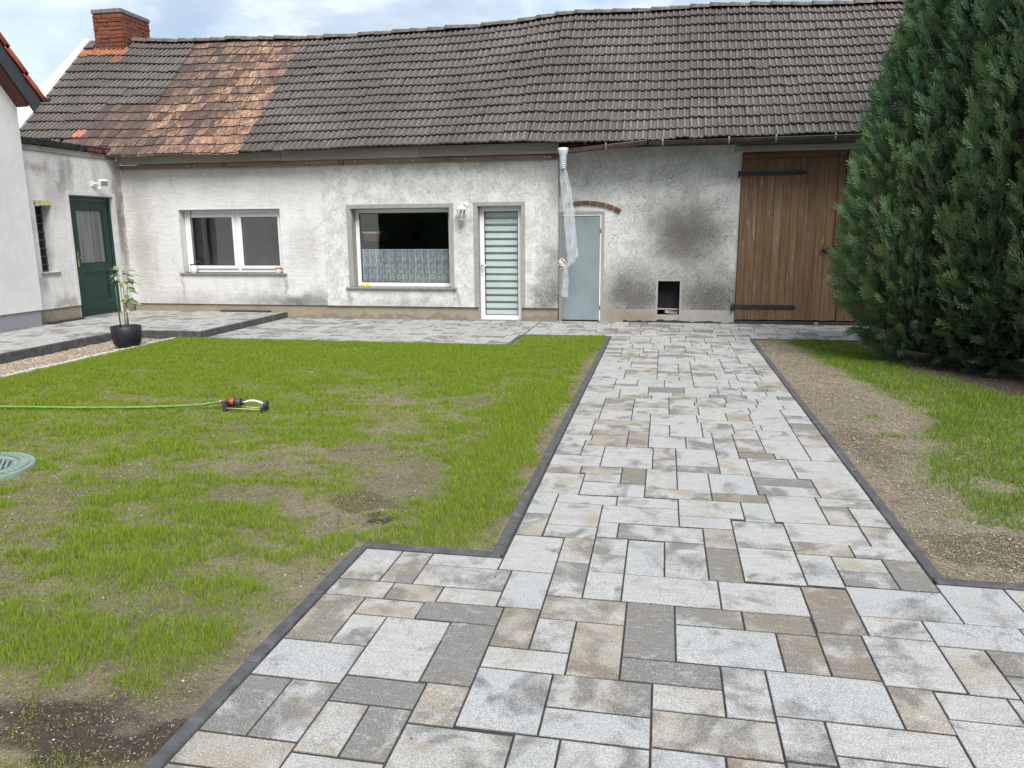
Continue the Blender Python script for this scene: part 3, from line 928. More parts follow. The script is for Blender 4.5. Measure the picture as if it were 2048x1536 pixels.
TR = """
-1.36 -1.175 2.945 3.272 W;-1.175 -1.025 2.945 3.272 N;-1.025 -.69 3.15 3.272 L;-1.025 -.625 2.945 3.15 M;-.69 -.44 3.155 3.56 L;-.625 -.44 2.815 3.155 B
-.44 -.29 3.28 3.565 N;-.44 -.29 2.945 3.28 M;-.29 -.13 2.945 3.205 L;-.29 -.13 3.205 3.4 L;-.29 -.13 3.4 3.6 M
-.13 .045 3.205 3.59 B;.045 .235 3.205 3.6 M;.235 .385 3.205 3.56 E;.235 .385 3.56 3.81 T;.385 .645 3.225 3.595 L;.385 .645 3.595 3.94 L
.645 .91 3.56 3.71 T;.91 1.175 3.56 3.71 M;.645 .80 3.235 3.56 B;.80 1.02 3.41 3.56 W;.80 1.02 3.255 3.41 H;1.02 1.175 3.255 3.56 D;.645 1.015 3.71 3.965 L;1.015 1.175 3.71 3.965 W
-.13 .27 2.945 3.205 L;.27 .61 2.945 3.205 L;.61 .795 2.83 3.215 E;.795 1.175 2.99 3.25 B;.795 1.02 2.835 2.99 W;1.175 1.44 2.99 3.335 B;1.02 1.36 2.805 2.99 B
-1.36 -1.1 2.795 2.945 N;-1.1 -.88 2.795 2.945 N;-.88 -.625 2.81 2.945 W;-1.36 -1.175 2.43 2.795 T;-1.175 -.92 2.655 2.795 W;-.92 -.59 2.66 2.81 D;-.59 -.44 2.515 2.815 E
-.44 -.105 2.75 2.945 N;-.44 -.29 2.515 2.75 M;-.29 -.105 2.375 2.75 T;-.59 -.29 2.375 2.515 W;-1.175 -1.03 2.43 2.655 L;-1.03 -.77 2.245 2.655 L;-.77 -.59 2.25 2.66 D
-.105 .085 2.525 2.945 D;-.105 .235 2.38 2.525 D;.085 .345 2.795 2.945 H;.345 .605 2.795 2.945 E;.085 .455 2.53 2.795 B;.455 .605 2.53 2.795 E;.605 .765 2.53 2.83 E
.765 1.02 2.505 2.835 L;1.02 1.175 2.5 2.805 W;.005 .235 2.235 2.38 W;.235 .385 2.235 2.53 M;.385 .765 2.27 2.53 B;.005 .385 2.05 2.235 N;.385 .53 2.06 2.27 M
.765 .91 2.27 2.505 N;.91 1.13 2.35 2.5 L;.53 .905 2.11 2.27 L;-1.36 -1.03 2.19 2.43 B;-1.03 -.74 2.095 2.245 D;-1.36 -1.2 1.88 2.19 D;-1.2 -1.03 1.88 2.19 H
-1.03 -.885 1.84 2.095 W;-.885 -.74 1.84 2.095 H;-.74 -.59 2.03 2.25 T;-.59 -.33 2.04 2.375 B;-.33 .005 2.19 2.38 M;-.33 .005 2.04 2.19 B;-.74 -.4 1.80 2.03 M;-.4 -.26 1.80 2.04 B
-0.690 -0.554 3.563 3.865 N;-0.552 -0.290 3.568 3.726 M;-0.186 0.235 3.603 3.801 M;-0.553 -0.290 3.727 4.054 W;-0.290 0.119 3.805 4.055 L;0.119 0.385 3.811 3.965 B;-0.690 -0.553 3.867 4.195 B
-0.552 -0.217 4.057 4.195 L;-0.217 0.119 4.056 4.209 L;0.119 0.457 3.965 4.225 L;0.457 0.608 3.940 4.229 B;0.608 0.875 3.965 4.382 L;-0.690 -0.440 4.196 4.580 W;-0.440 -0.217 4.450 4.603 M
-0.440 -0.068 4.213 4.446 L;-0.217 -0.068 4.450 4.754 E;-0.068 0.119 4.389 4.754 W;-0.068 0.308 4.226 4.386 N;0.119 0.308 4.386 4.726 L;0.308 0.572 4.369 4.727 B;0.308 0.608 4.230 4.368 E
0.572 0.910 4.551 4.698 H;0.572 0.910 4.382 4.548 M;-0.690 -0.474 4.583 4.746 T;-0.474 -0.217 4.604 4.744 N;-0.690 -0.363 4.746 4.978 L;-0.363 -0.032 4.756 4.941 L;-0.363 -0.032 4.943 5.103 L
-0.363 -0.032 5.103 5.231 L;-0.032 0.119 4.976 5.255 M;-0.032 0.119 4.755 4.975 N;0.119 0.385 4.858 5.253 L;0.119 0.385 4.728 4.856 H;0.385 0.572 4.731 5.084 W;0.572 0.836 4.700 5.096 L
0.836 1.175 4.854 5.111 L;0.839 1.175 4.711 4.853 B;0.910 1.175 4.383 4.708 W;0.875 1.175 4.241 4.380 M;0.875 1.020 3.967 4.241 N;1.020 1.175 3.973 4.238 L;-0.690 -0.513 4.978 5.362 M
-0.513 -0.363 4.981 5.229 L;-0.690 -0.474 5.365 5.506 W;-0.474 -0.217 5.363 5.525 T;-0.513 -0.217 5.232 5.363 T;-0.217 -0.068 5.233 5.675 N;-0.496 -0.217 5.527 5.677 T;-0.496 -0.068 5.677 5.841 M
-0.496 -0.068 5.842 6.000 T;-0.068 0.192 5.257 5.565 L;-0.068 0.081 5.567 5.899 W;0.081 0.321 5.575 5.900 L;-0.068 0.321 5.902 6.009 L;0.192 0.385 5.254 5.574 M;0.385 0.532 5.306 5.568 M
0.385 0.532 5.085 5.303 B;0.532 0.717 5.241 5.580 N;0.532 0.764 5.099 5.239 E;0.717 0.987 5.241 5.590 L;0.764 0.987 5.112 5.237 L;0.987 1.175 5.428 5.750 N;0.987 1.175 5.112 5.425 L
-0.290 -0.186 3.603 3.803 L
"""
TRACED = []
for line in TR.strip().splitlines():
    for it in line.split(';'):
        q = it.split()
        TRACED.append((*map(float, q[:4]), q[4]))
for (a, b, c, d, tn) in TRACED:
    paver(a, b, c, d, 0, tn, path if c > 3.2 and a >= -0.7 and b < 1.2 else front)


def top_edge(x):
    ys = [d for (a, b, c, d, _) in TRACED if a <= x <= b]
    return round(max(ys), 3) if ys else 3.56


def low_edge(x):
    ys = [c for (a, b, c, d, _) in TRACED if a <= x <= b]
    if x > 1.44: return 3.335
    return round(min(ys), 3) if ys else 2.8


TE = {q for t_ in TRACED for q in t_[:2]}
fill(-0.69, 1.175, top_edge, 10.853, 0, path, PAL, 1, {q for t_ in TRACED if t_[3] > 5.0 for q in t_[:2]})
fill(-1.36, 4.0, low_edge, 0.9, 0, front, PAL, -1, {q for t_ in TRACED if t_[2] < 2.15 or t_[0] > 0.5 for q in t_[:2] if q not in (1.015, 0.645, 0.61, 0.605, 0.91, 0.795, 0.8, 1.02)} | {0.905, 0.765})
fill(-1.945, 5.5, lambda x: 10.862, 12.54, 0, strip, PAL_FAR)
fill(-6.415, -1.958, lambda x: 9.84, 12.42, 0, side, PAL_FAR)
fill(-9.38, -6.475, lambda x: 9.865, 12.42, TZ, terrace, PAL_FAR)
fill(-9.24, -7.665, lambda x: 6.4, 9.853, TZ, terrace, PAL_FAR)


# ------------------------------------------------------------------ kerbs and edging
def kerb(parent, p, q, n, w=0.055, z1=0.003, z0=-0.14, name='kerb_stone', mat='kerb_dark'):
    """n stones end to end from p to q; the line is the middle of the stone"""
    p, q = Vector((*p, 0)), Vector((*q, 0))
    L = (q - p).length / n
    ang = math.atan2(q.y - p.y, q.x - p.x)
    b = MB()
    b.cbox(-L / 2 + 0.0025, L / 2 - 0.0025, -w / 2, w / 2, z0, z1, 0.005)
    me = b.mesh(name, M[mat])
    for i in range(n):
        c = p + (q - p) * ((i + 0.5) / n)
        mw = Matrix.Translation((c.x, c.y, rng.uniform(-0.002, 0.002))) @ Matrix.Rotation(ang + rng.gauss(0, 0.003), 4, 'Z')
        link(name, me, parent, mw)


kerb(path, (-0.728, 3.31), (-0.728, 10.79), 8)
kerb(path, (1.208, 3.41), (1.208, 10.85), 8)
kerb(front, (-0.705, 3.306), (-1.395, 3.306), 1)
kerb(front, (-1.393, 3.275), (-1.393, -0.8), 4)
kerb(front, (1.185, 3.372), (5.1, 3.372), 4)
kerb(side, (-6.40, 9.806), (-1.955, 9.806), 5)
kerb(strip, (-1.98, 9.84), (-1.98, 10.80), 1)
kerb(strip, (-1.95, 10.828), (-0.76, 10.828), 2)
kerb(strip, (1.24, 10.83), (5.4, 10.83), 4)
kerb(terrace, (-6.44, 9.86), (-6.44, 12.42), 3, 0.055, TZ + 0.003, -0.1)
kerb(terrace, (-7.61, 9.832), (-6.415, 9.832), 2, 0.055, TZ + 0.003, -0.1)
kerb(terrace, (-7.632, 4.25), (-7.632, 9.80), 6, 0.055, TZ + 0.003, -0.1)

M['edging'] = plain('edging', (0.45, 0.43, 0.39), 0.9, var=0.2, scale=18, bump=0.6, bscale=80)
edging = empty('lawn_edging', (-6.81, 7.0, 0))
setp(edging, 'row of small off-white edging blocks between lawn and sandy bed', 'edging')
for i in range(62):
    y = 3.4 + i * 0.1035
    b = MB()
    b.cbox(-0.032, 0.032, -0.048, 0.048, -0.06, 0.018, 0.008)
    if i == 0: eme = b.mesh('edging_block', M['edging'])
    mw = Matrix.Translation((-6.81 + rng.gauss(0, 0.004), y, rng.gauss(0, 0.004))) @ Matrix.Rotation(rng.gauss(0, 0.07), 4, 'Z')
    link('edging_block', eme, edging, mw)


# ------------------------------------------------------------------ buildings: walls with openings
def wall_holes(u0, u1, z0, z1, holes, place, depth):
    """grid of quads round rectangular openings, with reveals; place(u, d, z) gives the point d metres into the wall"""
    b = MB()
    us = sorted({u0, u1, *[h[0] for h in holes], *[h[1] for h in holes]})
    zs = sorted({z0, z1, *[h[2] for h in holes], *[h[3] for h in holes]})
    for i in range(len(us) - 1):
        for j in range(len(zs) - 1):
            cu, cz = (us[i] + us[i + 1]) / 2, (zs[j] + zs[j + 1]) / 2
            if any(h[0] < cu < h[1] and h[2] < cz < h[3] for h in holes): continue
            b.quad(place(us[i], 0, zs[j]), place(us[i + 1], 0, zs[j]), place(us[i + 1], 0, zs[j + 1]), place(us[i], 0, zs[j + 1]))
    for (a, c, e, f) in holes:
        for (p, q) in (((a, e), (a, f)), ((a, f), (c, f)), ((c, f), (c, e)), ((c, e), (a, e))):
            if e <= z0 + 1e-6 and p[1] == q[1] == e: continue
            b.quad(place(p[0], 0, p[1]), place(p[0], depth, p[1]), place(q[0], depth, q[1]), place(q[0], 0, q[1]))
    for k in (u0, u1):
        b.quad(place(k, 0, z0), place(k, 0.25, z0), place(k, 0.25, z1), place(k, 0, z1))
    for i in range(len(us) - 1):
        cu = (us[i] + us[i + 1]) / 2
        if not any(h[0] < cu < h[1] and h[2] <= z0 + 1e-6 for h in holes):
            b.quad(place(us[i], 0, z0), place(us[i + 1], 0, z0), place(us[i + 1], 0.25, z0), place(us[i], 0.25, z0))
    return b


def frame4(b, place, a, c, e, f, t, d0, d1, bottom=True):
    """four bars round an opening a..c, e..f; t = width of the bar inside the opening"""
    def bx(u0, u1, z0, z1):
        P = [place(u, d, z) for z in (z0, z1) for (u, d) in ((u0, d0), (u1, d0), (u1, d1), (u0, d1))]
        b.add(P, [(0, 3, 2, 1), (4, 5, 6, 7), (0, 1, 5, 4), (1, 2, 6, 5), (2, 3, 7, 6), (3, 0, 4, 7)])
    zb = e + t if bottom else e
    bx(a, a + t, zb, f - t)
    bx(c - t, c, zb, f - t)
    bx(a, c, f - t, f)
    if bottom: bx(a, c, e, e + t)
    return b


def pbox(b, place, u0, u1, d0, d1, z0, z1):
    P = [place(u, d, z) for z in (z0, z1) for (u, d) in ((u0, d0), (u1, d0), (u1, d1), (u0, d1))]
    return b.add(P, [(0, 3, 2, 1), (4, 5, 6, 7), (0, 1, 5, 4), (1, 2, 6, 5), (2, 3, 7, 6), (3, 0, 4, 7)])


fY = lambda Y: (lambda u, d, z: (u, Y + d, z))           # wall facing -Y
fX = lambda X: (lambda u, d, z: (X - d, u, z))           # wall facing +X, u runs along +Y
HY, HP, BY, AX = 12.40, 12.388, 12.55, -9.40

house = empty('farmhouse_wing', (-5.5, 12.4, 0))
setp(house, 'long low white plastered house with two windows and patched grey tile roof', 'house')
barn = empty('barn', (1.5, 12.55, 0))
setp(barn, 'stained white barn with wooden gate, steel door and grey tile roof', 'barn')

W1 = (-8.35, -6.42, 0.77, 1.87)
W2 = (-5.16, -3.445, 0.53, 1.845)
D1 = (-2.985, -2.255, 0.0, 1.855)
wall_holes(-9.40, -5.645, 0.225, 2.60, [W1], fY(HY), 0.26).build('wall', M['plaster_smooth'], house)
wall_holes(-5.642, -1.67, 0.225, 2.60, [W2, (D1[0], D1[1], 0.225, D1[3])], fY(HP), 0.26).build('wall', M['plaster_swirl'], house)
for (a, c) in ((-9.39, D1[0] - 0.003), (D1[1] + 0.003, -1.68)):
    b = MB(); b.box(a, c, 12.425, 12.7, -0.1, 0.222); b.build('plinth', M['plinth_beige'], house)
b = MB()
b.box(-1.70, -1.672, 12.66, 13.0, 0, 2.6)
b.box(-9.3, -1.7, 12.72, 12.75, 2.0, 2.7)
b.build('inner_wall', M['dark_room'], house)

# eaves timber of the house
b = MB()
b.cbox(-9.38, -6.3, 12.300, 12.42, 2.632, 2.80, 0.004)
b.build('eaves_board', M['grey_wood'], house)
b = MB()
b.cbox(-6.295, -3.9, 12.304, 12.42, 2.628, 2.80, 0.004)
b.build('eaves_board', M['grey_wood'], house)
b = MB()
b.cbox(-3.895, -1.66, 12.296, 12.42, 2.635, 2.80, 0.004)
b.build('eaves_board', M['grey_wood'], house)
for (a, c) in ((-9.36, -7.33), (-7.32, -5.22), (-5.2, -3.4), (-3.39, -1.67)):
    b = MB()
    b.cbox(a, c, 12.335, 12.386, 2.545 + rng.uniform(-0.004, 0.004), 2.622, 0.004)
    o = b.build('wall_batten', M['strip_wood'], house)
    for k in range(rng.choice((2, 3))):
        x = rng.uniform(a + 0.1, c - 0.1)
        q = MB()
        q.tube([(x, 12.338, 2.585), (x, 12.326, 2.585)], 0.011, 8)
        q.build('bolt_head', M['steel'], o)
    q = MB()
    q.box(c - 0.09, c - 0.02, 12.331, 12.3345, 2.555, 2.61)
    q.build('rusty_plate', plain('rust_plate', (0.17, 0.085, 0.04), 0.8, var=0.4, scale=40), o)


def thin_frame(b, place, a, c, e, f, t, d0, d1):
    return frame4(b, place, a, c, e, f, t, d0, d1)


# ---- window with two sashes
win = empty('window', (-7.4, 12.4, 0.77), house)
win['label'] = 'white two-sash window'
P = fY(HY)
b = MB(); frame4(b, P, -8.35, -6.42, 0.772, 1.87, 0.012, -0.006, 0.03, False); b.build('reveal_edge', M['trim_white'], win)
b = MB()
pbox(b, P, -8.349, -8.3375, 0.031, 0.14, 0.772, 1.858); pbox(b, P, -6.4325, -6.421, 0.031, 0.14, 0.772, 1.858); pbox(b, P, -8.337, -6.433, 0.031, 0.14, 1.846, 1.8575)
b.build('reveal', M['trim_white'], win)
b = MB(); frame4(b, P, -8.335, -6.435, 0.775, 1.845, 0.06, 0.145, 0.21); pbox(b, P, -7.355, -7.295, 0.1452, 0.2098, 0.8352, 1.7848); b.build('frame', M['pvc'], win)
for (a, c) in ((-8.272, -7.357), (-7.293, -6.498)):
    b = MB(); frame4(b, P, a, c, 0.838, 1.782, 0.055, 0.128, 0.19); s_ = b.build('sash', M['pvc'], win)
    b = MB(); frame4(b, P, a + 0.0552, c - 0.0552, 0.8932, 1.7268, 0.008, 0.142, 0.16); b.build('seal', M['black_iron'], win)
    b = MB(); pbox(b, P, a + 0.056, c - 0.056, 0.150, 0.156, 0.894, 1.726); b.build('pane', M['glass'], win)
b = MB(); b.cbox(-8.40, -6.37, 12.362, 12.545, 0.742, 0.770, 0.004); b.build('sill', M['sill'], win)
b = MB(); b.tube([(-8.19, 12.53, 1.85), (-8.195, 12.525, 0.86)], 0.006, 6); b.build('cable', M['grey_metal'], win)
b = MB(); b.box(-9.3, -5.7, 13.3, 13.35, 0.3, 2.2); b.box(-9.3, -9.25, 12.67, 13.3, 0.3, 2.2); b.box(-5.72, -5.7, 12.67, 13.3, 0.3, 2.2); b.box(-9.25, -5.72, 12.67, 13.3, 0.3, 0.6); b.box(-9.25, -5.72, 12.67, 13.3, 2.1, 2.2); b.build('room', plain('grey_blind', (0.16, 0.16, 0.16), 0.9, var=0.1), win)

# ---- large fixed window
win2 = empty('window', (-4.3, 12.4, 0.53), house)
win2['label'] = 'large single-pane window with grey surround'
P = fY(HP)
b = MB()
frame4(b, P, -5.225, -3.385, 0.545, 1.905, 0.0645, -0.008, 0.02, False)
pbox(b, P, -5.1595, -5.150, 0.021, 0.19, 0.56, 1.84); pbox(b, P, -3.455, -3.4455, 0.021, 0.19, 0.56, 1.84); pbox(b, P, -5.149, -3.456, 0.021, 0.19, 1.8345, 1.844)
b.build('surround', M['trim_grey'], win2)
b = MB(); frame4(b, P, -5.148, -3.457, 0.545, 1.833, 0.062, 0.192, 0.26); b.build('frame', M['pvc_white'], win2)
b = MB(); frame4(b, P, -5.0855, -3.5195, 0.6075, 1.7705, 0.012, 0.207, 0.22); b.build('seal', M['black_iron'], win2)
b = MB(); pbox(b, P, -5.084, -3.521, 0.214, 0.22, 0.609, 1.769); b.build('pane', M['glass'], win2)
b = MB(); b.cbox(-5.28, -3.35, 12.345, 12.575, 0.512, 0.540, 0.004); b.build('sill', M['sill'], win2)
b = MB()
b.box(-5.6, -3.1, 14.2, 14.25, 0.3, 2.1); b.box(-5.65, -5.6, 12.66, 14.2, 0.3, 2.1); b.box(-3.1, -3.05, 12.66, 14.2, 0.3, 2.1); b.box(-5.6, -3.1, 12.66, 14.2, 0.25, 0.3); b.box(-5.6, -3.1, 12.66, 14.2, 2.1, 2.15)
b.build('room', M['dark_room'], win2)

# ---- white glazed door with slats
door = empty('glazed_door', (-2.62, 12.4, 0), house)
door['label'] = 'white framed glass door with pale green horizontal slats'
b = MB()
frame4(b, P, -3.045, -2.20, 0.226, 1.915, 0.0595, -0.008, 0.02, False)
pbox(b, P, -2.9845, -2.975, 0.021, 0.13, 0.0, 1.845); pbox(b, P, -2.265, -2.2555, 0.021, 0.13, 0.0, 1.845); pbox(b, P, -2.974, -2.266, 0.021, 0.13, 1.8455, 1.8545)
b.build('surround', M['trim_grey'], door)
b = MB(); frame4(b, P, -2.973, -2.267, 0.012, 1.845, 0.072, 0.132, 0.2); b.build('frame', M['pvc_white'], door)
b = MB(); frame4(b, P, -2.9005, -2.3395, 0.0845, 1.7725, 0.01, 0.15, 0.165); b.build('seal', M['black_iron'], door)
b = MB(); pbox(b, P, -2.899, -2.341, 0.156, 0.162, 0.086, 1.771); b.build('pane', M['glass_clear'], door)
zz = 1.768
sl = MB()
sl.add([(-2.895, 12.578, 0), (-2.345, 12.578, 0), (-2.345, 12.568, -0.076), (-2.895, 12.568, -0.076), (-2.345, 12.586, -0.080), (-2.895, 12.586, -0.080), (-2.345, 12.592, -0.105), (-2.895, 12.592, -0.105)],
       [(3, 2, 1, 0), (5, 4, 2, 3), (7, 6, 4, 5)])
slat_me = sl.mesh('slat', M['slat'])
for i in range(15):
    link('slat', slat_me, door, Matrix.Translation((0, 0, zz - 0.1145 * i)))
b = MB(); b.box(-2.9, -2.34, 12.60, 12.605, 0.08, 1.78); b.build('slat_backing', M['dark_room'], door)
b = MB(); b.cbox(-2.96, -2.925, 12.512, 12.52, 0.74, 0.97, 0.002); b.build('handle_plate', M['pvc'], door)
b = MB(); b.tube([(-2.943, 12.515, 0.905), (-2.943, 12.475, 0.905), (-2.935, 12.465, 0.905), (-2.83, 12.465, 0.90)], 0.009, 8); b.build('handle', M['steel'], door)
b = MB(); b.box(-2.947, -2.939, 12.509, 12.5125, 0.79, 0.825); b.build('keyhole', M['black_iron'], door)
b = MB(); b.box(-2.99, -2.25, 12.43, 12.66, -0.05, 0.010); b.build('threshold', M['sill'], door)
for (x, z) in ((-2.03, 2.17), (-1.97, 2.17), (-2.03, 0.77), (-1.97, 0.77)):
    b = MB(); b.tube([(x, 12.3885, z), (x, 12.3855, z)], 0.0085, 8); b.build('screw_hole', M['black_iron'], house)


# ---- annexe wall with the green door
P = fX(AX)
AW = (10.38, 10.70, 0.88, 1.90)
AD = (11.10, 12.13, 0.09, 2.085)
wall_holes(10.20, 12.398, 0.315, 2.70, [AW, (AD[0], AD[1], 0.315, AD[3])], P, 0.2).build('annex_wall', M['plaster_annex'], house)
b = MB()
pbox(b, P, 10.0, AD[0] - 0.003, 0.02, 0.3, 0, 0.312); b.build('plinth', M['plinth_beige'], house)
b = MB(); pbox(b, P, AD[1] + 0.003, 12.42, 0.02, 0.3, 0, 0.312); b.build('plinth', M['plinth_beige'], house)
b = MB(); pbox(b, P, 10.15, 12.3, -0.02, 0.25, 2.703, 2.785); b.build('concrete_band', M['concrete_band'], house)
# ragged roofing edge
b = MB()
n = 40
vs, fs = [], []
for i in range(n + 1):
    y = 10.12 + (12.24 - 10.12) * i / n
    lo = 2.79 + (0.02 * rng.random() if i % 2 else 0.0)
    hi = 2.885 + 0.018 * rng.random()
    o_ = 0.035 + 0.015 * rng.random()
    vs += [(AX + o_, y, lo), (AX + o_ + 0.004, y, hi - 0.01), (AX - 0.05, y, hi), (AX - 0.06, y, lo)]
for i in range(n):
    for k in range(3):
        fs.append((4 * i + k, 4 * i + 4 + k, 4 * i + 5 + k, 4 * i + 1 + k))
b.add(vs, fs)
b.add([(AX - 0.04, 10.12, 2.868), (AX - 0.04, 12.1, 2.868), (-13.0, 12.1, 2.868), (-13.0, 10.12, 2.868)], [(0, 3, 2, 1)])
b.build('roofing_felt', M['black_bitumen'], house)
for (y, z) in ((11.62, 2.765), (11.78, 2.758), (12.0, 2.768), (12.13, 2.76)):
    b = MB(); b.cbox(AX - 0.05, AX + 0.062, y, y + 0.13, z + 0.03, z + 0.088, 0.008); b.build('brick', M['brick'], house)
b = MB(); pbox(b, P, 10.13, 10.196, -0.03, 0.02, 0.33, 2.72); b.build('corner_strip', M['kerb_dark'], house)

aw = empty('narrow_window', (AX, 10.54, 0.88), house)
b = MB(); pbox(b, P, 10.36, 10.73, -0.025, 0.12, 0.845, 0.877); b.build('sill', M['sill'], aw)
b = MB(); frame4(b, P, 10.384, 10.696, 0.884, 1.896, 0.03, 0.17, 0.2); b.build('frame', M['dark_wood'], aw)
b = MB(); pbox(b, P, 10.385, 10.695, 0.202, 0.21, 0.885, 1.895); b.build('pane', M['black_iron'], aw)
for i in range(7):
    z = 1.0 + i * 0.125
    b = MB(); b.tube([(AX - 0.15, 10.385, z), (AX - 0.15, 10.695, z)], 0.005, 6); b.build('grille_bar', M['grey_metal'], aw)


def mat_peel():
    t = NT('peeling_paint')
    p = t.pos()
    n = t.noise(p, 16, 4, 0.6)
    c = t.ramp(n, [(0.3, (0.5, 0.5, 0.45)), (0.45, (0.55, 0.48, 0.12)), (0.55, (0.52, 0.5, 0.3)), (0.6, (0.07, 0.1, 0.08)), (0.7, (0.45, 0.45, 0.42))], 'CONSTANT')
    return t.bsdf(c, 0.8, t.bump(n, 0.6, 0.01))


b = MB(); pbox(b, P, 10.37, 10.71, -0.012, 0.1, 1.902, 1.975); b.build('lintel', mat_peel(), aw)

M['green'] = plain('green_paint', (0.004, 0.032, 0.026), 0.5, var=0.2, scale=5, dirt=((0.03, 0.06, 0.05), 0.2))
gd = empty('green_door', (AX, 11.6, 0.09), house)
gd['label'] = 'dark green panelled door with frosted upper pane'
b = MB()
frame4(b, P, 11.045, 12.185, 0.315, 2.14, 0.0545, -0.006, 0.02, False)
pbox(b, P, 11.1005, 11.11, 0.021, 0.1, 0.09, 2.075); pbox(b, P, 12.12, 12.1295, 0.021, 0.1, 0.09, 2.075); pbox(b, P, 11.111, 12.119, 0.021, 0.1, 2.0755, 2.0845)
b.build('surround', M['trim_white'], gd)
b = MB(); frame4(b, P, 11.112, 12.118, 0.105, 2.074, 0.055, 0.06, 0.14, False); b.build('frame', M['green'], gd)
Dg = (11.17, 12.06)
b = MB()
for (u0, u1, z0, z1) in ((11.17, 11.30, 0.11, 2.015), (11.93, 12.06, 0.11, 2.015), (11.301, 11.929, 1.86, 2.015), (11.301, 11.929, 0.83, 0.97), (11.301, 11.929, 0.11, 0.36)):
    pbox(b, P, u0, u1, 0.075, 0.12, z0, z1)
b.build('leaf', M['green'], gd)
b = MB(); pbox(b, P, 11.302, 11.928, 0.095, 0.115, 0.361, 0.829); b.build('panel', M['green'], gd)
b = MB(); frame4(b, P, 11.301, 11.929, 0.361, 0.829, 0.022, 0.082, 0.0945); frame4(b, P, 11.301, 11.929, 0.971, 1.859, 0.018, 0.082, 0.0945); b.build('moulding', M['green'], gd)


def mat_frost():
    t = NT('frosted_pane')
    p = t.pos()
    n = t.noise(t.vec(p, (1, 22, 0.5)), 1.0, 4, 0.6)
    c = t.mix(t.mr(n, 0.3, 0.7), (0.08, 0.083, 0.086), (0.17, 0.175, 0.18))
    return t.bsdf(c, 0.16, None, spec=0.6)


b = MB(); pbox(b, P, 11.302, 11.928, 0.0955, 0.10, 0.972, 1.858); b.build('pane', mat_frost(), gd)
M['brass'] = plain('brass', (0.35, 0.25, 0.1), 0.35, 0.9, var=0.2)
b = MB(); pbox(b, P, 11.215, 11.255, 0.066, 0.075, 0.93, 1.17); b.build('handle_plate', M['brass'], gd)
b = MB(); b.tube([(AX - 0.07, 11.235, 1.08), (AX - 0.025, 11.235, 1.08), (AX - 0.02, 11.25, 1.08), (AX - 0.02, 11.36, 1.085)], 0.009, 8); b.build('handle', M['brass'], gd)
b = MB(); pbox(b, P, 11.10, 12.13, 0.0, 0.2, 0.06, 0.1); b.build('threshold', M['sill'], gd)


# ------------------------------------------------------------------ roof surface
RX = [-12, -11.5, -10.5, -9.0, -7.0, -5.5, -3.8, -2.7, -1.76, -0.27, 1.5, 2.7, 4.0, 7.0]
RZ = [5.22, 5.22, 5.20, 5.12, 5.07, 5.04, 5.09, 5.12, 5.21, 5.19, 5.17, 5.12, 5.07, 5.05]
EX = [-12, -9.1, -6.7, -4.1, -2.1, -1.63, -0.26, 1.2, 2.5, 7.0]
EZ = [2.75, 2.745, 2.73, 2.765, 2.775, 2.735, 2.735, 2.755, 2.76, 2.77]
RY, EY = 14.68, 12.03


def roof_p(x, s):
    zr = float(np.interp(x, RX, RZ)) + 0.012 * math.sin(x * 2.1)
    ze = float(np.interp(x, EX, EZ)) + 0.006 * math.sin(x * 3.7)
    sag = -0.03 * math.sin(PI * s) * (1 + 0.5 * math.sin(x * 1.3))
    return Vector((x, EY + (RY - EY) * s, ze + (zr - ze) * s + sag))


def roof_m(x, s, w, ds):
    """placement matrix on the roof: x along the eaves, y up the slope, z outwards"""
    o = roof_p(x, s)
    ux = (roof_p(x + w, s) - o).normalized()
    us = (roof_p(x, s + ds) - o).normalized()
    n = ux.cross(us).normalized()
    us = n.cross(ux)
    return Matrix(((ux.x, us.x, n.x, o.x), (ux.y, us.y, n.y, o.y), (ux.z, us.z, n.z, o.z), (0, 0, 0, 1)))


SL = math.hypot(RY - EY, 2.4)
NC = 14
EXPO = SL / NC
TW = 0.2


def tile_geo():
    prof = [(0.0, 0.0), (0.014, 0.0), (0.022, 0.017), (0.044, 0.017), (0.054, 0.0), (0.112, -0.002), (0.121, 0.016), (0.143, 0.016), (0.153, 0.0), (0.197, 0.0)]
    L = EXPO + 0.05
    b = MB()
    n = len(prof)
    vs = [(x, 0.0, z + 0.046) for x, z in prof] + [(x, L, z + 0.008) for x, z in prof] + [(x, 0.003, z * 0.6 + 0.016) for x, z in prof]
    fs = [(i, i + 1, n + i + 1, n + i) for i in range(n - 1)] + [(2 * n + i, 2 * n + i + 1, i + 1, i) for i in range(n - 1)]
    fs += [(0, n, 2 * n), (n - 1, 3 * n - 1, 2 * n - 1)]
    b.add(vs, fs)
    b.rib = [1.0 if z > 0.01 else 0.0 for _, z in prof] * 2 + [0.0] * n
    return b


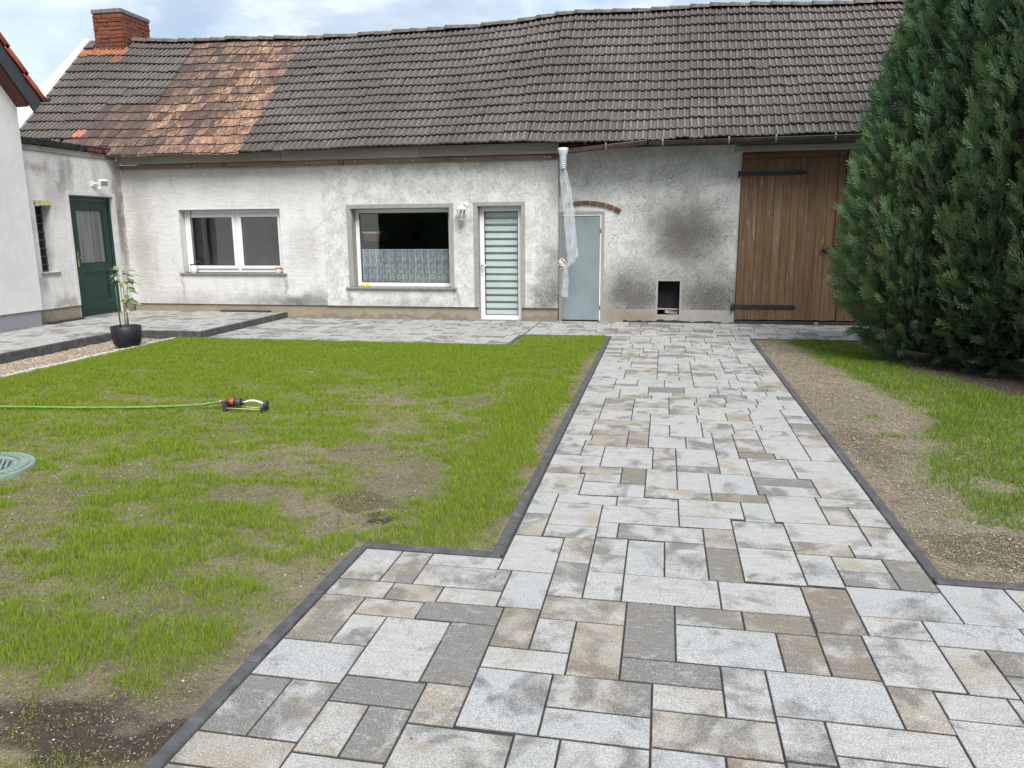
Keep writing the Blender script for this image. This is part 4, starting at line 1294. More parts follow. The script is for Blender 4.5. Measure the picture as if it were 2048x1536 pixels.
def clay_geo():
    w, L = 0.162, EXPO + 0.06
    b = MB()
    for (y0, z0, dx) in ((0.0, 0.038, 0.0), (-0.022, 0.020, 0.08)):
        out = [(0.0, 0.022), (0.012, 0.006), (0.05, 0.0), (w - 0.05, 0.0), (w - 0.012, 0.006), (w, 0.022)]
        x_ = [(x + (dx if False else 0)) for x, _ in out]
        LL = L if dx == 0 else 0.08
        tv = [(x, y + y0, z0) for x, y in out] + [(w, LL, z0 * 0.3 + 0.002), (0, LL, z0 * 0.3 + 0.002)]
        k = len(out)
        lo = [(x, y + y0 + 0.002, z0 - 0.014) for x, y in out]
        b.add(tv + lo, [tuple(range(k + 2))] + [(k + 2 + i, k + 3 + i, i + 1, i) for i in range(k - 1)])
        b.add([tv[0], tv[-1], (0.001, LL, -0.01), (0.001, y0 + 0.022, z0 - 0.014), tv[k - 1], tv[k], (w - 0.001, LL, -0.01), (w - 0.001, y0 + 0.022, z0 - 0.014)], [(0, 1, 2, 3), (5, 4, 7, 6)])
    return b


tile_b, clay_b = tile_geo(), clay_geo()
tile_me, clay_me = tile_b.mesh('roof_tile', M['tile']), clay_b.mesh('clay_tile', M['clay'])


def rib_attr(me, rib):
    at = me.attributes.new("tint", 'FLOAT_COLOR', 'POINT')
    at.data.foreach_set("color", np.repeat(np.array(rib, dtype=np.float32), 4))


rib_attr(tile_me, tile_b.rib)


def is_clay(x, i):
    if -9.1 < x < -6.9: return True
    if i <= 5 and -10.1 < x <= -9.1: return True
    return i <= 1 and -10.5 < x <= -9.1


def tile_jit(m):
    return m @ Matrix.Translation((rng.gauss(0, 0.003), rng.gauss(0, 0.006) - (0.02 if rng.random() < 0.015 else 0), rng.gauss(0, 0.0025))) @ Matrix.Rotation(rng.gauss(0, 0.011), 4, 'Z') @ Matrix.Rotation(rng.gauss(0, 0.010), 4, 'Y')


def join_stuff(name, geo, mats, mat, parent, label, color=None):
    v = np.array(geo.v)
    vh = np.concatenate([v, np.ones((len(v), 1))], 1)
    b = MB()
    allv, allf = [], []
    for k, m in enumerate(mats):
        allv.append((vh @ np.array(m).T)[:, :3])
        allf += [tuple(i + k * len(v) for i in f) for f in geo.f]
    me = bpy.data.meshes.new(name)
    me.from_pydata(np.concatenate(allv).tolist(), [], allf)
    me.materials.append(mat)
    rib_attr(me, geo.rib * len(mats))
    o = link(name, me, parent, color=color)
    o["kind"] = "stuff"
    o["label"] = label
    return o


def lay_roof(parent, x0, x1, skip=None, limit=300):
    tiles, clays = [], []
    nx = int(round((x1 - x0) / TW))
    w = (x1 - x0) / nx
    for i in range(NC):
        s = i / NC
        for k in range(nx):
            x = x0 + k * w
            xc = x + w / 2
            if is_clay(xc, i): continue
            if skip and skip(xc, i): continue
            col = (0, 0, 0, 1)
            if i == 12 and -11.4 < xc < -10.55: col = (1, 0, 0, 1)
            if i == 11 and abs(xc + 10.55) < 0.11: col = (0.5, 0, 0, 1)
            if i == 2 and abs(xc + 10.22) < 0.1: col = (0, 1, 0, 1)
            tiles.append((tile_jit(roof_m(x, s, TW, 0.04)), col))
    if x0 < -9:
        for i in range(NC):
            lim = -10.1 if i <= 5 else -9.1
            if i <= 1: lim = -10.5
            x = -6.893 - 0.1690
            while x > lim - 0.06:
                clays.append(tile_jit(roof_m(x, i / NC, 0.16, 0.04)) @ Matrix.Rotation(rng.gauss(0, 0.018), 4, 'Z') @ Matrix.Translation((0, rng.gauss(0, 0.006), 0)))
                x -= 0.1690
    cp = Vector((0, 0, CAM_H))
    tiles.sort(key=lambda t: (t[1][0] + t[1][1] == 0, (t[0].translation - cp).length))
    for m, col in tiles[:limit]:
        link('roof_tile', tile_me, parent, m, col)
    if len(tiles) > limit:
        join_stuff('far_roof_tiles', tile_b, [t[0] for t in tiles[limit:]], M['tile'], parent, 'grey ribbed tiles of the more distant roof area', (0, 0, 0, 1))
    for m in clays[:300]:
        link('clay_tile', clay_me, parent, m)
    print('tiles', len(tiles), 'clay', len(clays))


def underlay(x0, x1):
    b = MB()
    n = int((x1 - x0) / 0.25)
    vs, fs = [], []
    for i in range(n + 1):
        x = x0 + (x1 - x0) * i / n
        for s in (0.012, 0.25, 0.5, 0.75, 1.0):
            p = roof_p(x, s)
            vs.append((p.x, p.y, p.z - 0.012))
        p = roof_p(x, 1.0)
        vs.append((p.x, 17.3, p.z - 2.4))
    for i in range(n):
        for k in range(5):
            fs.append((6 * i + k, 6 * i + 6 + k, 6 * i + 7 + k, 6 * i + 1 + k))
    b.add(vs, fs)
    return b


def ridge(parent, x0, x1):
    n = int(round((x1 - x0) / 0.335))
    L = (x1 - x0) / n
    b = MB()
    vs, fs = [], []
    K = 9
    for j, (xx, sc) in enumerate(((0, 1.06), (L + 0.03, 0.80))):
        for k in range(K):
            a = PI * k / (K - 1)
            vs.append((xx, -math.cos(a) * 0.115 * sc, math.sin(a) * 0.082 * sc - 0.03))
        for k in range(K):
            a = PI * k / (K - 1)
            vs.append((xx, -math.cos(a) * 0.097 * sc, math.sin(a) * 0.066 * sc - 0.03))
    for k in range(K - 1):
        fs += [(k, k + 1, 2 * K + k + 1, 2 * K + k), (K + k, k, k + 1, K + k + 1)[::-1], (2 * K + k, 2 * K + k + 1, 3 * K + k + 1, 3 * K + k)]
    b.add(vs, fs, True)
    me = b.mesh('ridge_tile', M['ridge'])
    for i in range(n):
        x = x0 + i * L
        p, q = roof_p(x, 1.0), roof_p(x + L, 1.0)
        ang = math.atan2(q.z - p.z, L)
        lift = 0.045 if abs(x + 5.6) < 0.17 else 0.0
        mw = Matrix.Translation((x, RY + rng.gauss(0, 0.008), p.z + 0.03 + rng.gauss(0, 0.004))) @ Matrix.Rotation(-ang - lift * 1.6 + rng.gauss(0, 0.012), 4, 'Y') @ Matrix.Rotation(rng.gauss(0, 0.02), 4, 'Z')
        link('ridge_tile', me, parent, mw)


SPLIT = -1.69
roof_h = underlay(-11.5, SPLIT - 0.002).build('roof', M['underlay'], house)
in_chim = lambda x, i: -11.26 < x < -10.54 and i >= 13
lay_roof(roof_h, -11.5, SPLIT, in_chim)
ridge(roof_h, -10.5, SPLIT)
roof_b = underlay(SPLIT, 5.6).build('roof', M['underlay'], barn)
lay_roof(roof_b, SPLIT, 5.31)
ridge(roof_b, SPLIT + 0.005, 5.3)
# white verge along the gable
b = MB()
vs, fs = [], []
for k in range(9):
    s = k / 8 * 1.0
    p = roof_p(-11.5, s)
    wd = 0.46 - 0.34 * s
    vs += [(-11.505, p.y, p.z + 0.075), (-11.505 - wd, p.y, p.z + 0.085), (-11.505 - wd, p.y, p.z - 0.4), (-11.505, p.y, p.z - 0.15)]
for k in range(8):
    for q in range(4):
        fs.append((4 * k + q, 4 * k + (q + 1) % 4, 4 * k + 4 + (q + 1) % 4, 4 * k + 4 + q)[::-1])
b.add(vs, fs)
b.build('verge', M['trim_white'], roof_h)

# ---- chimney
CX0, CX1, CY0, CY1, CZ0, CZ1 = -11.22, -10.58, 14.44, 15.32, 4.86, 5.70
b = MB(); b.box(CX0 + 0.012, CX1 - 0.012, CY0 + 0.012, CY1 - 0.012, 4.5, CZ1); chim = b.build('chimney', M['mortar'], house)
bh = 0.0745
bme = {}


def brick_me(L, w, h, mat='brick'):
    key = (round(L, 3), round(w, 3), mat)
    if key not in bme:
        q = MB(); q.cbox(-L / 2, L / 2, -w / 2, w / 2, -h / 2, h / 2, 0.005); bme[key] = q.mesh('brick', M[mat])
    return bme[key]


for r in range(12):
    z = CZ0 + 0.035 + r * bh
    if z > CZ1 - 0.03: break
    h = bh - 0.013
    # face towards the yard
    x = CX0
    lens = [0.24, 0.115, 0.24] if r % 2 == 0 else [0.115, 0.24, 0.24]
    tot = sum(lens) + 0.04
    k = 0
    while x < CX1 - 0.03:
        L = min(lens[k % 3] * rng.uniform(0.94, 1.05), CX1 - x)
        if CX1 - x - L < 0.06: L = CX1 - x
        if not (r == 2 and x > CX1 - 0.25):
            link('brick', brick_me(L - 0.011, 0.1, h), chim, Matrix.Translation((x + L / 2, CY0 + 0.05 + rng.uniform(-0.008, 0.006), z)) @ Matrix.Rotation(rng.gauss(0, 0.012), 4, 'Y'))
        x += L; k += 1
    # face towards the ridge
    y = CY0 + 0.105
    k = r
    while y < CY1 - 0.03:
        L = min(lens[k % 3] * rng.uniform(0.94, 1.05), CY1 - y)
        if CY1 - y - L < 0.06: L = CY1 - y
        link('brick', brick_me(L - 0.011, 0.1, h), chim, Matrix.Translation((CX1 - 0.05 + rng.uniform(-0.008, 0.006), y + L / 2, z)) @ Matrix.Rotation(PI / 2, 4, 'Z') @ Matrix.Rotation(rng.gauss(0, 0.012), 4, 'Y'))
        y += L; k += 1
b = MB(); b.cbox(CX0 - 0.012, CX1 + 0.012, CY0 - 0.012, CY1 + 0.012, CZ1, CZ1 + 0.078, 0.008); b.build('cap', M['cap_concrete'], chim)

# ------------------------------------------------------------------ barn wall
P = fY(BY)
SD = (-1.668, -0.945, 0.0, 1.757)
HO = (-0.08, 0.262, 0.125, 0.66)
BD = (1.115, 4.15, 0.0, 2.595)
wall_holes(-1.668, 6.5, 0.21, 2.76, [(SD[0], SD[1], 0.21, SD[3]), (HO[0], HO[1], 0.21, HO[3]), (BD[0], BD[1], 0.21, BD[3])], P, 0.22).build('wall', M['plaster_barn'], barn)
wall_holes(SD[1], BD[0], -0.05, 0.2098, [(HO[0], HO[1], HO[2], 0.2098)], fY(BY - 0.012), 0.24).build('wall_base', M['plaster_base'], barn)
b = MB(); frame4(b, fY(BY), -0.112, 0.294, 0.21, 0.692, 0.031, -0.006, 0.01, False); b.build('hatch_edge', M['plaster_base'], barn)
hatch = empty('floor_hatch', (0.09, BY, 0.12), barn)
for i in range(3):
    b = MB(); b.cbox(-0.078 + i * 0.113, -0.078 + i * 0.113 + 0.112, BY + 0.19, BY + 0.22, 0.126, 0.655, 0.003); b.build('board', plain('black_board', (0.004, 0.005, 0.008), 0.85, var=0.3, scale=20), hatch)
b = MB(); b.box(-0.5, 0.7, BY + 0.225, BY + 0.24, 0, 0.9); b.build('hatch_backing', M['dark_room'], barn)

b = MB()
n = 60
vs, fs = [], []
for i in range(n + 1):
    x = -0.62 + (1.10 + 0.62) * i / n
    hgt = 0.008 + 0.06 * max(0, 0.35 + 0.9 * (vnoise(np.array([x * 4.1]), np.array([1.7]), 3)[0] - 0.5) + 0.6 * (vnoise(np.array([x * 17]), np.array([0.3]), 4)[0] - 0.5))
    if HO[0] - 0.05 < x < HO[1] + 0.05: hgt = min(hgt, 0.05)
    vs += [(x, BY - 0.0205, -0.02), (x, BY - 0.0175, hgt)]
for i in range(n):
    fs.append((2 * i, 2 * i + 2, 2 * i + 3, 2 * i + 1))
b.add(vs, fs); b.build('bitumen_smear', M['black_bitumen'], barn)

# ---- blue-grey steel door
sdoor = empty('steel_door', (-1.33, BY, 0), barn)
sdoor['label'] = 'flat blue-grey steel door in a white frame'


def mat_steel_door():
    t = NT('steel_door_paint')
    p = t.pos()
    n = t.noise(p, 2.2, 5, 0.6)
    c = t.mix(t.mr(n, 0.35, 0.65), (0.18, 0.225, 0.24), (0.225, 0.27, 0.285))
    return t.bsdf(c, 0.45, t.bump(t.noise(p, 3.0, 2, 0.5), 0.1, 0.02))


b = MB(); frame4(b, P, -1.667, -0.946, 0.211, 1.756, 0.045, -0.008, 0.05, False); pbox(b, P, -0.991, -0.946, -0.0078, 0.05, 0.0, 0.2105); pbox(b, P, -1.667, -1.622, -0.0078, 0.05, 0.0, 0.2105); b.build('surround', M['trim_grey'], sdoor)
b = MB(); frame4(b, P, -1.665, -0.992, 0.01, 1.71, 0.022, 0.0, 0.06, False); b.build('frame', M['white_paint'], sdoor)
b = MB(); b.cbox(-1.642, -1.015, BY + 0.012, BY + 0.05, 0.02, 1.686, 0.003); b.build('leaf', mat_steel_door(), sdoor)
for z in (1.42, 0.2):
    b = MB(); b.tube([(-1.004, BY - 0.004, z), (-1.004, BY - 0.004, z + 0.07)], 0.008, 8); b.build('hinge', M['grey_metal'], sdoor)
for (x, z) in ((-1.28, 0.50), (-1.17, 0.47), (-1.30, 0.41), (-1.11, 0.405), (-1.10, 0.33), (-1.37, 0.32), (-1.25, 0.29)):
    b = MB(); b.tube([(x, BY + 0.013, z), (x, BY + 0.0105, z)], 0.006, 8); b.build('rust_hole', M['black_iron'], sdoor)
b = MB(); b.box(-1.66, -0.95, BY + 0.055, BY + 0.2, -0.05, 0.014); b.build('threshold', M['sill'], sdoor)
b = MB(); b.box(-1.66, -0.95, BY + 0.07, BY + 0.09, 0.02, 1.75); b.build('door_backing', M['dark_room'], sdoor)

arch = empty('brick_arch', (-1.25, BY, 1.85), barn)
ac, ar = Vector((-1.26, 0, 0.67)), 1.22
for k in range(8):
    a = math.radians(110.5 - 6.05 * (k + 0.5) - 0.0)
    if k == 0: a = math.radians(109.0)
    pnt = (ac.x + math.cos(a) * ar, BY - 0.006, ac.z + math.sin(a) * ar)
    if pnt[0] < -1.63: continue
    link('brick', brick_me(0.118, 0.06, 0.062, 'arch_brick'), arch, Matrix.Translation(pnt) @ Matrix.Rotation(-(a - PI / 2), 4, 'Y'))

# ---- plank gate
gate = empty('plank_gate', (1.9, BY, 0), barn)
gate['label'] = 'weathered brown vertical plank barn gate with black strap hinges'
GY = BY - 0.045
x = 1.118
k = 0
while x < 4.10:
    w = rng.choice((0.112, 0.118, 0.124, 0.13, 0.136))
    if x < 2.60 < x + w + 0.05: w = 2.60 - x
    if x > 2.6 and x + w > 4.05: w = 4.10 - x
    seam = 0.0025
    b = MB(); b.cbox(x + seam / 2, x + w - seam / 2, GY + rng.uniform(-0.002, 0.002), GY + 0.028, 0.065 + rng.uniform(0, 0.012), 2.497 if x < 2.6 else 2.45, 0.003)
    b.build('plank', M['barn_wood'], gate)
    x += w
    if abs(x - 2.60) < 1e-4: x += 0.012
b = MB(); b.cbox(1.118, 2.5, GY - 0.006, GY + 0.04, 2.501, 2.59, 0.005); b.build('top_rail', M['barn_wood_h'], gate)
b = MB(); b.cbox(2.505, 2.60, GY - 0.02, GY + 0.04, 1.2, 2.585, 0.005); b.build('cover_batten', M['barn_wood'], gate)
b = MB(); b.cbox(2.62, 4.1, GY - 0.004, GY + 0.04, 2.455, 2.585, 0.005); b.build('top_rail', M['barn_wood_h'], gate)
for (z, x0, x1) in ((2.285, 1.085, 2.07), (0.275, 1.07, 2.02)):
    b = MB()
    y0, y1 = GY - 0.014, GY - 0.0035
    pts = [(x0, z - 0.03), (x1 - 0.045, z - 0.03), (x1, z), (x1 - 0.045, z + 0.03), (x0, z + 0.03)]
    vs = [(a, y0, c) for a, c in pts] + [(a, y1, c) for a, c in pts]
    b.add(vs, [(0, 1, 2, 3, 4), (9, 8, 7, 6, 5)] + [(i, 5 + i, 5 + (i + 1) % 5, (i + 1) % 5) for i in range(5)])
    hn = b.build('strap_hinge', M['black_iron'], gate)
    b = MB(); b.tube([(x0 - 0.004, GY - 0.012, z - 0.055), (x0 - 0.004, GY - 0.012, z + 0.04)], 0.016, 8); b.build('hinge_pin', M['black_iron'], hn)
    for q in np.linspace(x0 + 0.1, x1 - 0.08, 5):
        b = MB(); b.lathe([(0.0, 0.006), (0.009, 0.004), (0.012, 0)], 8, (q, y0 + 0.001, z), m=rotm(rx=PI / 2)); b.build('rivet', M['black_iron'], hn)
M['rust_iron'] = plain('rust_iron', (0.055, 0.04, 0.03), 0.8, var=0.4, scale=40, bump=0.3)
b = MB(); b.cbox(2.34, 2.60, GY - 0.016, GY - 0.0035, 1.105, 1.185, 0.003); lt = b.build('latch', M['rust_iron'], gate)
b = MB(); b.tube([(2.33, GY - 0.03, 1.15), (2.62, GY - 0.03, 1.15)], 0.012, 8); b.build('bolt', M['rust_iron'], lt)
b = MB(); b.tube([(2.40, GY - 0.03, 1.15), (2.40, GY - 0.045, 1.13), (2.40, GY - 0.045, 1.09)], 0.008, 8); b.build('knob', M['rust_iron'], lt)
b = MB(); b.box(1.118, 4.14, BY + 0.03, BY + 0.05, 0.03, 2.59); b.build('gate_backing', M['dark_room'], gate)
b = MB(); b.cbox(1.13, 4.1, GY + 0.01, GY + 0.06, -0.03, 0.05, 0.004); b.build('threshold', M['dark_wood'], gate)
b = MB(); b.cbox(2.30, 2.36, GY - 0.02, GY + 0.005, 0.0, 0.045, 0.004); b.build('stop_block', M['sill'], gate)

# ---- barn eaves and gutter
b = MB(); b.cbox(1.0, 6.4, 12.44, 12.548, 2.60, 2.685, 0.004); b.build('eaves_board', M['grey_wood'], barn)
b = MB(); b.cbox(-1.66, 1.0, 12.47, 12.549, 2.715, 2.78, 0.004); b.build('eaves_board', mat_wood('red_wood', (0.12, 0.05, 0.03), (0.04, 0.02, 0.015), (0.2, 0.1, 0.07), 0.3, False), barn)


def gutter(b, p, q, r=0.058, n=12, th=0.003):
    p, q = Vector(p), Vector(q)
    vs, fs = [], []
    for e in (p, q):
        for k in range(n + 1):
            a = PI + PI * k / n
            vs.append((e.x, e.y + r * math.cos(a), e.z + r * math.sin(a)))
        for k in range(n + 1):
            a = PI + PI * k / n
            vs.append((e.x, e.y + (r - th) * math.cos(a), e.z + (r - th) * math.sin(a)))
    m = n + 1
    for k in range(n):
        fs += [(k, k + 1, 2 * m + k + 1, 2 * m + k)[::-1], (m + k, m + k + 1, 3 * m + k + 1, 3 * m + k), (k, m + k, m + k + 1, k + 1), (2 * m + k, 2 * m + k + 1, 3 * m + k + 1, 3 * m + k)]
    fs += [(0, 2 * m, 3 * m, m), (n, m + n, 3 * m + n, 2 * m + n)]
    b.add(vs, fs, True)
    b.tube([(p.x, p.y - r, p.z), (q.x, q.y - r, q.z)], 0.008, 8)
    return b


def mat_rusty():
    t = NT('rusty_gutter')
    p = t.pos()
    n = t.noise(p, 14, 6, 0.65)
    z = t.noise(t.vec(p, (6, 6, 40)), 1.0, 4, 0.6)
    c = t.mix(t.mr(z, 0.42, 0.6), (0.13, 0.115, 0.10), (0.12, 0.052, 0.032))
    c = t.mix(t.math('MULTIPLY', t.mr(n, 0.55, 0.7), 0.6), c, (0.21, 0.2, 0.19))
    return t.bsdf(c, 0.7, t.bump(n, 0.4, 0.005), 0.2)


GUY = 12.03
b = gutter(MB(), (-1.46, GUY, 2.655), (-0.30, GUY, 2.755))
g1 = b.build('gutter', mat_rusty(), barn)
g1['label'] = 'short rusty tilted gutter'
b = gutter(MB(), (-0.275, GUY, 2.735), (4.9, GUY, 2.765))
g2 = b.build('gutter', plain('dark_gutter', (0.065, 0.06, 0.055), 0.6, 0.3, var=0.3, scale=10), barn)
for (x, z, par_) in ((-0.90, 2.703, g1), (-0.07, 2.736, g2), (0.87, 2.742, g2), (1.52, 2.746, g2), (2.32, 2.75, g2), (3.2, 2.755, g2)):
    b = MB()
    vs, fs = [], []
    for j, xx in enumerate((x - 0.012, x + 0.012)):
        for k in range(13):
            a = PI + PI * k / 12
            vs.append((xx, GUY + 0.063 * math.cos(a), z + 0.063 * math.sin(a)))
        vs.insert(j * 14, (xx, GUY - 0.063, z + 0.03))
    m = 14
    for k in range(m - 1):
        fs.append((k, k + 1, m + k + 1, m + k))
    b.add(vs, fs)
    b.cbox(x - 0.012, x + 0.012, GUY - 0.07, GUY - 0.056, z + 0.0, z + 0.035, 0.003)
    b.build('gutter_bracket', M['zinc'], par_)

# ------------------------------------------------------------------ neighbouring house
nb = empty('neighbour_house', (-9.25, 6.0, 0))
setp(nb, 'smooth pale rendered house with red roof verge cut off by the photo edge', 'house')
NX, NYE, NZE = -9.25, 10.12, 3.38
tb = 1.12
ry, rz = 5.4, NZE + (NYE - 5.4) * tb
b = MB()
b.add([(NX, NYE, 0.34), (NX, 0.7, 0.34), (NX, 0.7, NZE), (NX, ry, rz), (NX, NYE, NZE)], [(0, 4, 3, 2, 1)])
b.add([(NX, NYE, 0.34), (NX, NYE, NZE), (-16, NYE, NZE), (-16, NYE, 0.34)], [(0, 3, 2, 1)])
b.build('wall', M['plaster_new'], nb)
b = MB(); b.box(-16, NX - 0.02, 0.72, NYE - 0.02, -0.1, 0.338); b.build('plinth', M['plinth_grey'], nb)
nroof = empty('roof', (NX, NYE, NZE), nb)
dy, dz = math.cos(math.atan(tb)), math.sin(math.atan(tb))
Lr = (NYE + 0.25 - ry) / dy


def nb_pt(t, off, x):
    """t metres up the slope from the eaves; off = metres outwards from the slope plane"""
    return (x, NYE + 0.25 - dy * t + dz * off, NZE - 0.25 * tb + 0.26 + dz * t + dy * off)


def nb_slab(bm, t0, t1, o0, o1, x0, x1):
    vs = [nb_pt(t, o, x) for x in (x0, x1) for (t, o) in ((t0, o0), (t1, o0), (t1, o1), (t0, o1))]
    bm.add(vs, [(0, 1, 2, 3), (7, 6, 5, 4), (0, 4, 5, 1), (1, 5, 6, 2), (2, 6, 7, 3), (3, 7, 4, 0)])
    return bm


nb_slab(MB(), 0.05, Lr, -0.03, 0.0, -16, NX + 0.22).build('roof_deck', M['soffit_red'], nroof)
nb_slab(MB(), 0.0, Lr, -0.22, -0.03, NX + 0.19, NX + 0.222).build('fascia', M['fascia_dark'], nroof)
nb_slab(MB(), 0.1, Lr, -0.25, -0.032, NX + 0.0, NX + 0.188).build('soffit', M['soffit_red'], nroof)
nt = 18
for i in range(nt):
    t0 = i * Lr / nt
    b = MB()
    L = Lr / nt + 0.05
    prof = [(0.0, 0.0), (0.0, 0.055), (0.05, 0.075), (0.10, 0.055), (0.16, 0.03), (0.24, 0.03), (0.32, 0.06)]
    vs = []
    for (tt, lift) in ((0.0, 0.03), (L * 0.5, 0.022), (L, 0.0)):
        for (xx, zz_) in prof:
            vs.append(nb_pt(t0 + tt, zz_ + lift - (0.02 if zz_ == 0 else 0), NX + 0.245 - xx))
    n = len(prof)
    fs = [(j * n + k, j * n + k + 1, (j + 1) * n + k + 1, (j + 1) * n + k) for j in range(2) for k in range(n - 1)]
    fs.append(tuple(range(n))[::-1])
    b.add(vs, fs, True)
    b.build('verge_tile', M['red_tile'], nroof)
nb_slab(MB(), 0.02, Lr, 0.002, 0.05, -16, NX - 0.08).build('roof_covering', M['red_tile'], nroof)
b = gutter(MB(), (NX + 0.26, NYE + 0.33, NZE + 0.06), (-16, NYE + 0.33, NZE + 0.06), 0.06)
b.build('gutter', M['fascia_dark'], nroof)
nwin = empty('window', (NX, 7.2, 1.0), nb)
b = MB(); b.box(NX, NX + 0.012, 6.9, 7.25, 0.95, 2.05); b.build('pane', M['fascia_dark'], nwin)
b = MB(); b.box(NX - 0.02, NX + 0.06, 6.85, 7.3, 0.90, 0.948); b.build('sill', M['sill'], nwin)

# dark drainage strips lying on the terrace at the walls
b = MB(); b.cbox(-7.66, -6.72, 12.33, 12.42, TZ + 0.002, TZ + 0.03, 0.004); setp(b.build('drain_strip', M['dark_wood']), 'dark strip lying along the house wall on the terrace', 'strip')
b = MB(); b.cbox(AX + 0.03, AX + 0.13, 10.3, 11.0, TZ + 0.002, TZ + 0.035, 0.004); setp(b.build('drain_strip', M['dark_wood']), 'dark strip on the terrace beside the green door', 'strip')


# ------------------------------------------------------------------ wall lantern
lan = empty('wall_lantern', (-3.215, HP, 1.62))
setp(lan, 'white six-sided carriage lantern on the wall beside the glazed door', 'lantern')
LX, LY = -3.215, HP - 0.10
b = MB(); b.lathe([(0.0, 0.0), (0.045, 0.0), (0.04, 0.014), (0.0, 0.018)], 16, (LX + 0.045, HP, 1.88), m=rotm(rx=PI / 2)); b.build('wall_plate', M['white_paint'], lan)
b = MB(); b.tube([(LX + 0.045, HP, 1.88), (LX + 0.045, HP - 0.04, 1.885), (LX + 0.03, HP - 0.08, 1.90), (LX, LY, 1.905), (LX, LY, 1.87)], 0.010, 8); b.tube([(LX + 0.045, HP - 0.01, 1.86), (LX + 0.05, HP - 0.03, 1.83), (LX + 0.055, HP - 0.012, 1.80)], 0.006, 6); b.build('bracket', M['white_paint'], lan)
b = MB(); b.lathe([(0.0, 1.905), (0.012, 1.90), (0.010, 1.885), (0.024, 1.872), (0.03, 1.862), (0.055, 1.835), (0.088, 1.812), (0.092, 1.803), (0.08, 1.800)], 6, (LX, LY, 0), smooth=False); b.build('cap', M['white_paint'], lan)
for k in range(6):
    a = 2 * PI * k / 6
    b = MB(); b.tube([(LX + 0.076 * math.cos(a), LY + 0.076 * math.sin(a), 1.801), (LX + 0.046 * math.cos(a), LY + 0.046 * math.sin(a), 1.652)], 0.0055, 6); b.build('bar', M['white_paint'], lan)
    a2 = a + 2 * PI / 6
    b = MB()
    b.quad(*[(LX + r * math.cos(q), LY + r * math.sin(q), z) for (r, q, z) in ((0.073, a, 1.80), (0.073, a2, 1.80), (0.044, a2, 1.655), (0.044, a, 1.655))])
    b.build('pane', M['glass_clear'], lan)
b = MB(); b.lathe([(0.0, 1.655), (0.05, 1.655), (0.052, 1.647), (0.03, 1.638), (0.012, 1.628), (0.0, 1.622)], 6, (LX, LY, 0), smooth=False); b.build('base', M['white_paint'], lan)
b = MB(); b.lathe([(0.0, 1.66), (0.014, 1.662), (0.016, 1.70), (0.026, 1.73), (0.02, 1.77), (0.0, 1.785)], 12, (LX, LY, 0)); b.build('bulb', M['white_paint'], lan)

# ------------------------------------------------------------------ flood light with sensor
fl = empty('floodlight', (AX, 11.72, 2.28))
setp(fl, 'small white floodlight with motion sensor above the green door', 'floodlight')
b = MB(); b.cbox(AX, AX + 0.03, 11.63, 11.70, 2.24, 2.32, 0.005); b.tube([(AX + 0.02, 11.665, 2.28), (AX + 0.09, 11.69, 2.29)], 0.012, 8); b.build('bracket', M['white_paint'], fl)
mm = Matrix.Translation((AX + 0.13, 11.77, 2.30)) @ Matrix.Rotation(-0.35, 4, 'Z') @ Matrix.Rotation(0.3, 4, 'Y')
b = MB(); b.cbox(-0.035, 0.035, -0.07, 0.07, -0.05, 0.05, 0.008, m=mm); b.build('housing', M['white_paint'], fl)
b = MB(); b.box(0.0355, 0.038, -0.056, 0.056, -0.037, 0.037, m=mm); b.build('lens', plain('lens', (0.24, 0.27, 0.29), 0.15, var=0.1), fl)
b = MB(); b.lathe([(0, -0.035), (0.022, -0.03), (0.03, -0.005), (0.03, 0.02), (0.02, 0.035), (0, 0.037)], 14, (AX + 0.09, 11.73, 2.205)); b.build('sensor', M['white_paint'], fl)

# ------------------------------------------------------------------ small things on the sills
jar = empty('tin', (-8.17, 12.47, 0.77))
setp(jar, 'white tin with a dark lid on the left end of the window sill', 'tin')
b = MB(); b.lathe([(0, 0.0), (0.055, 0.0), (0.058, 0.004), (0.056, 0.13), (0.05, 0.134)], 20, (-8.17, 12.45, 0.771)); b.build('body', M['white_paint'], jar)
b = MB(); b.lathe([(0.054, 0.134), (0.06, 0.136), (0.06, 0.15), (0.0, 0.153)], 20, (-8.17, 12.45, 0.771)); b.build('lid', M['black_iron'], jar)
M['orange_lid'] = plain('orange_lid', (0.55, 0.16, 0.07), 0.5, var=0.1)
jar2 = empty('jam_jar', (-6.54, 12.43, 0.77))
setp(jar2, 'small glass jar with orange lid on the window sill', 'jar')
b = MB(); b.lathe([(0, 0.0), (0.05, 0.0), (0.053, 0.01), (0.053, 0.06), (0.045, 0.072)], 20, (-6.54, 12.43, 0.771)); b.build('body', plain('milky_glass', (0.55, 0.55, 0.52), 0.2, var=0.1), jar2)
b = MB(); b.lathe([(0.047, 0.072), (0.054, 0.074), (0.054, 0.096), (0.0, 0.098)], 20, (-6.54, 12.43, 0.771)); b.build('lid', M['orange_lid'], jar2)
b = MB(); b.cbox(-5.055, -4.90, 12.43, 12.50, 0.541, 0.585, 0.008); setp(b.build('sponge', plain('yellow_sponge', (0.58, 0.55, 0.05), 0.9, var=0.15, scale=50, bump=0.5)), 'yellow sponge on the sill of the large window', 'sponge')

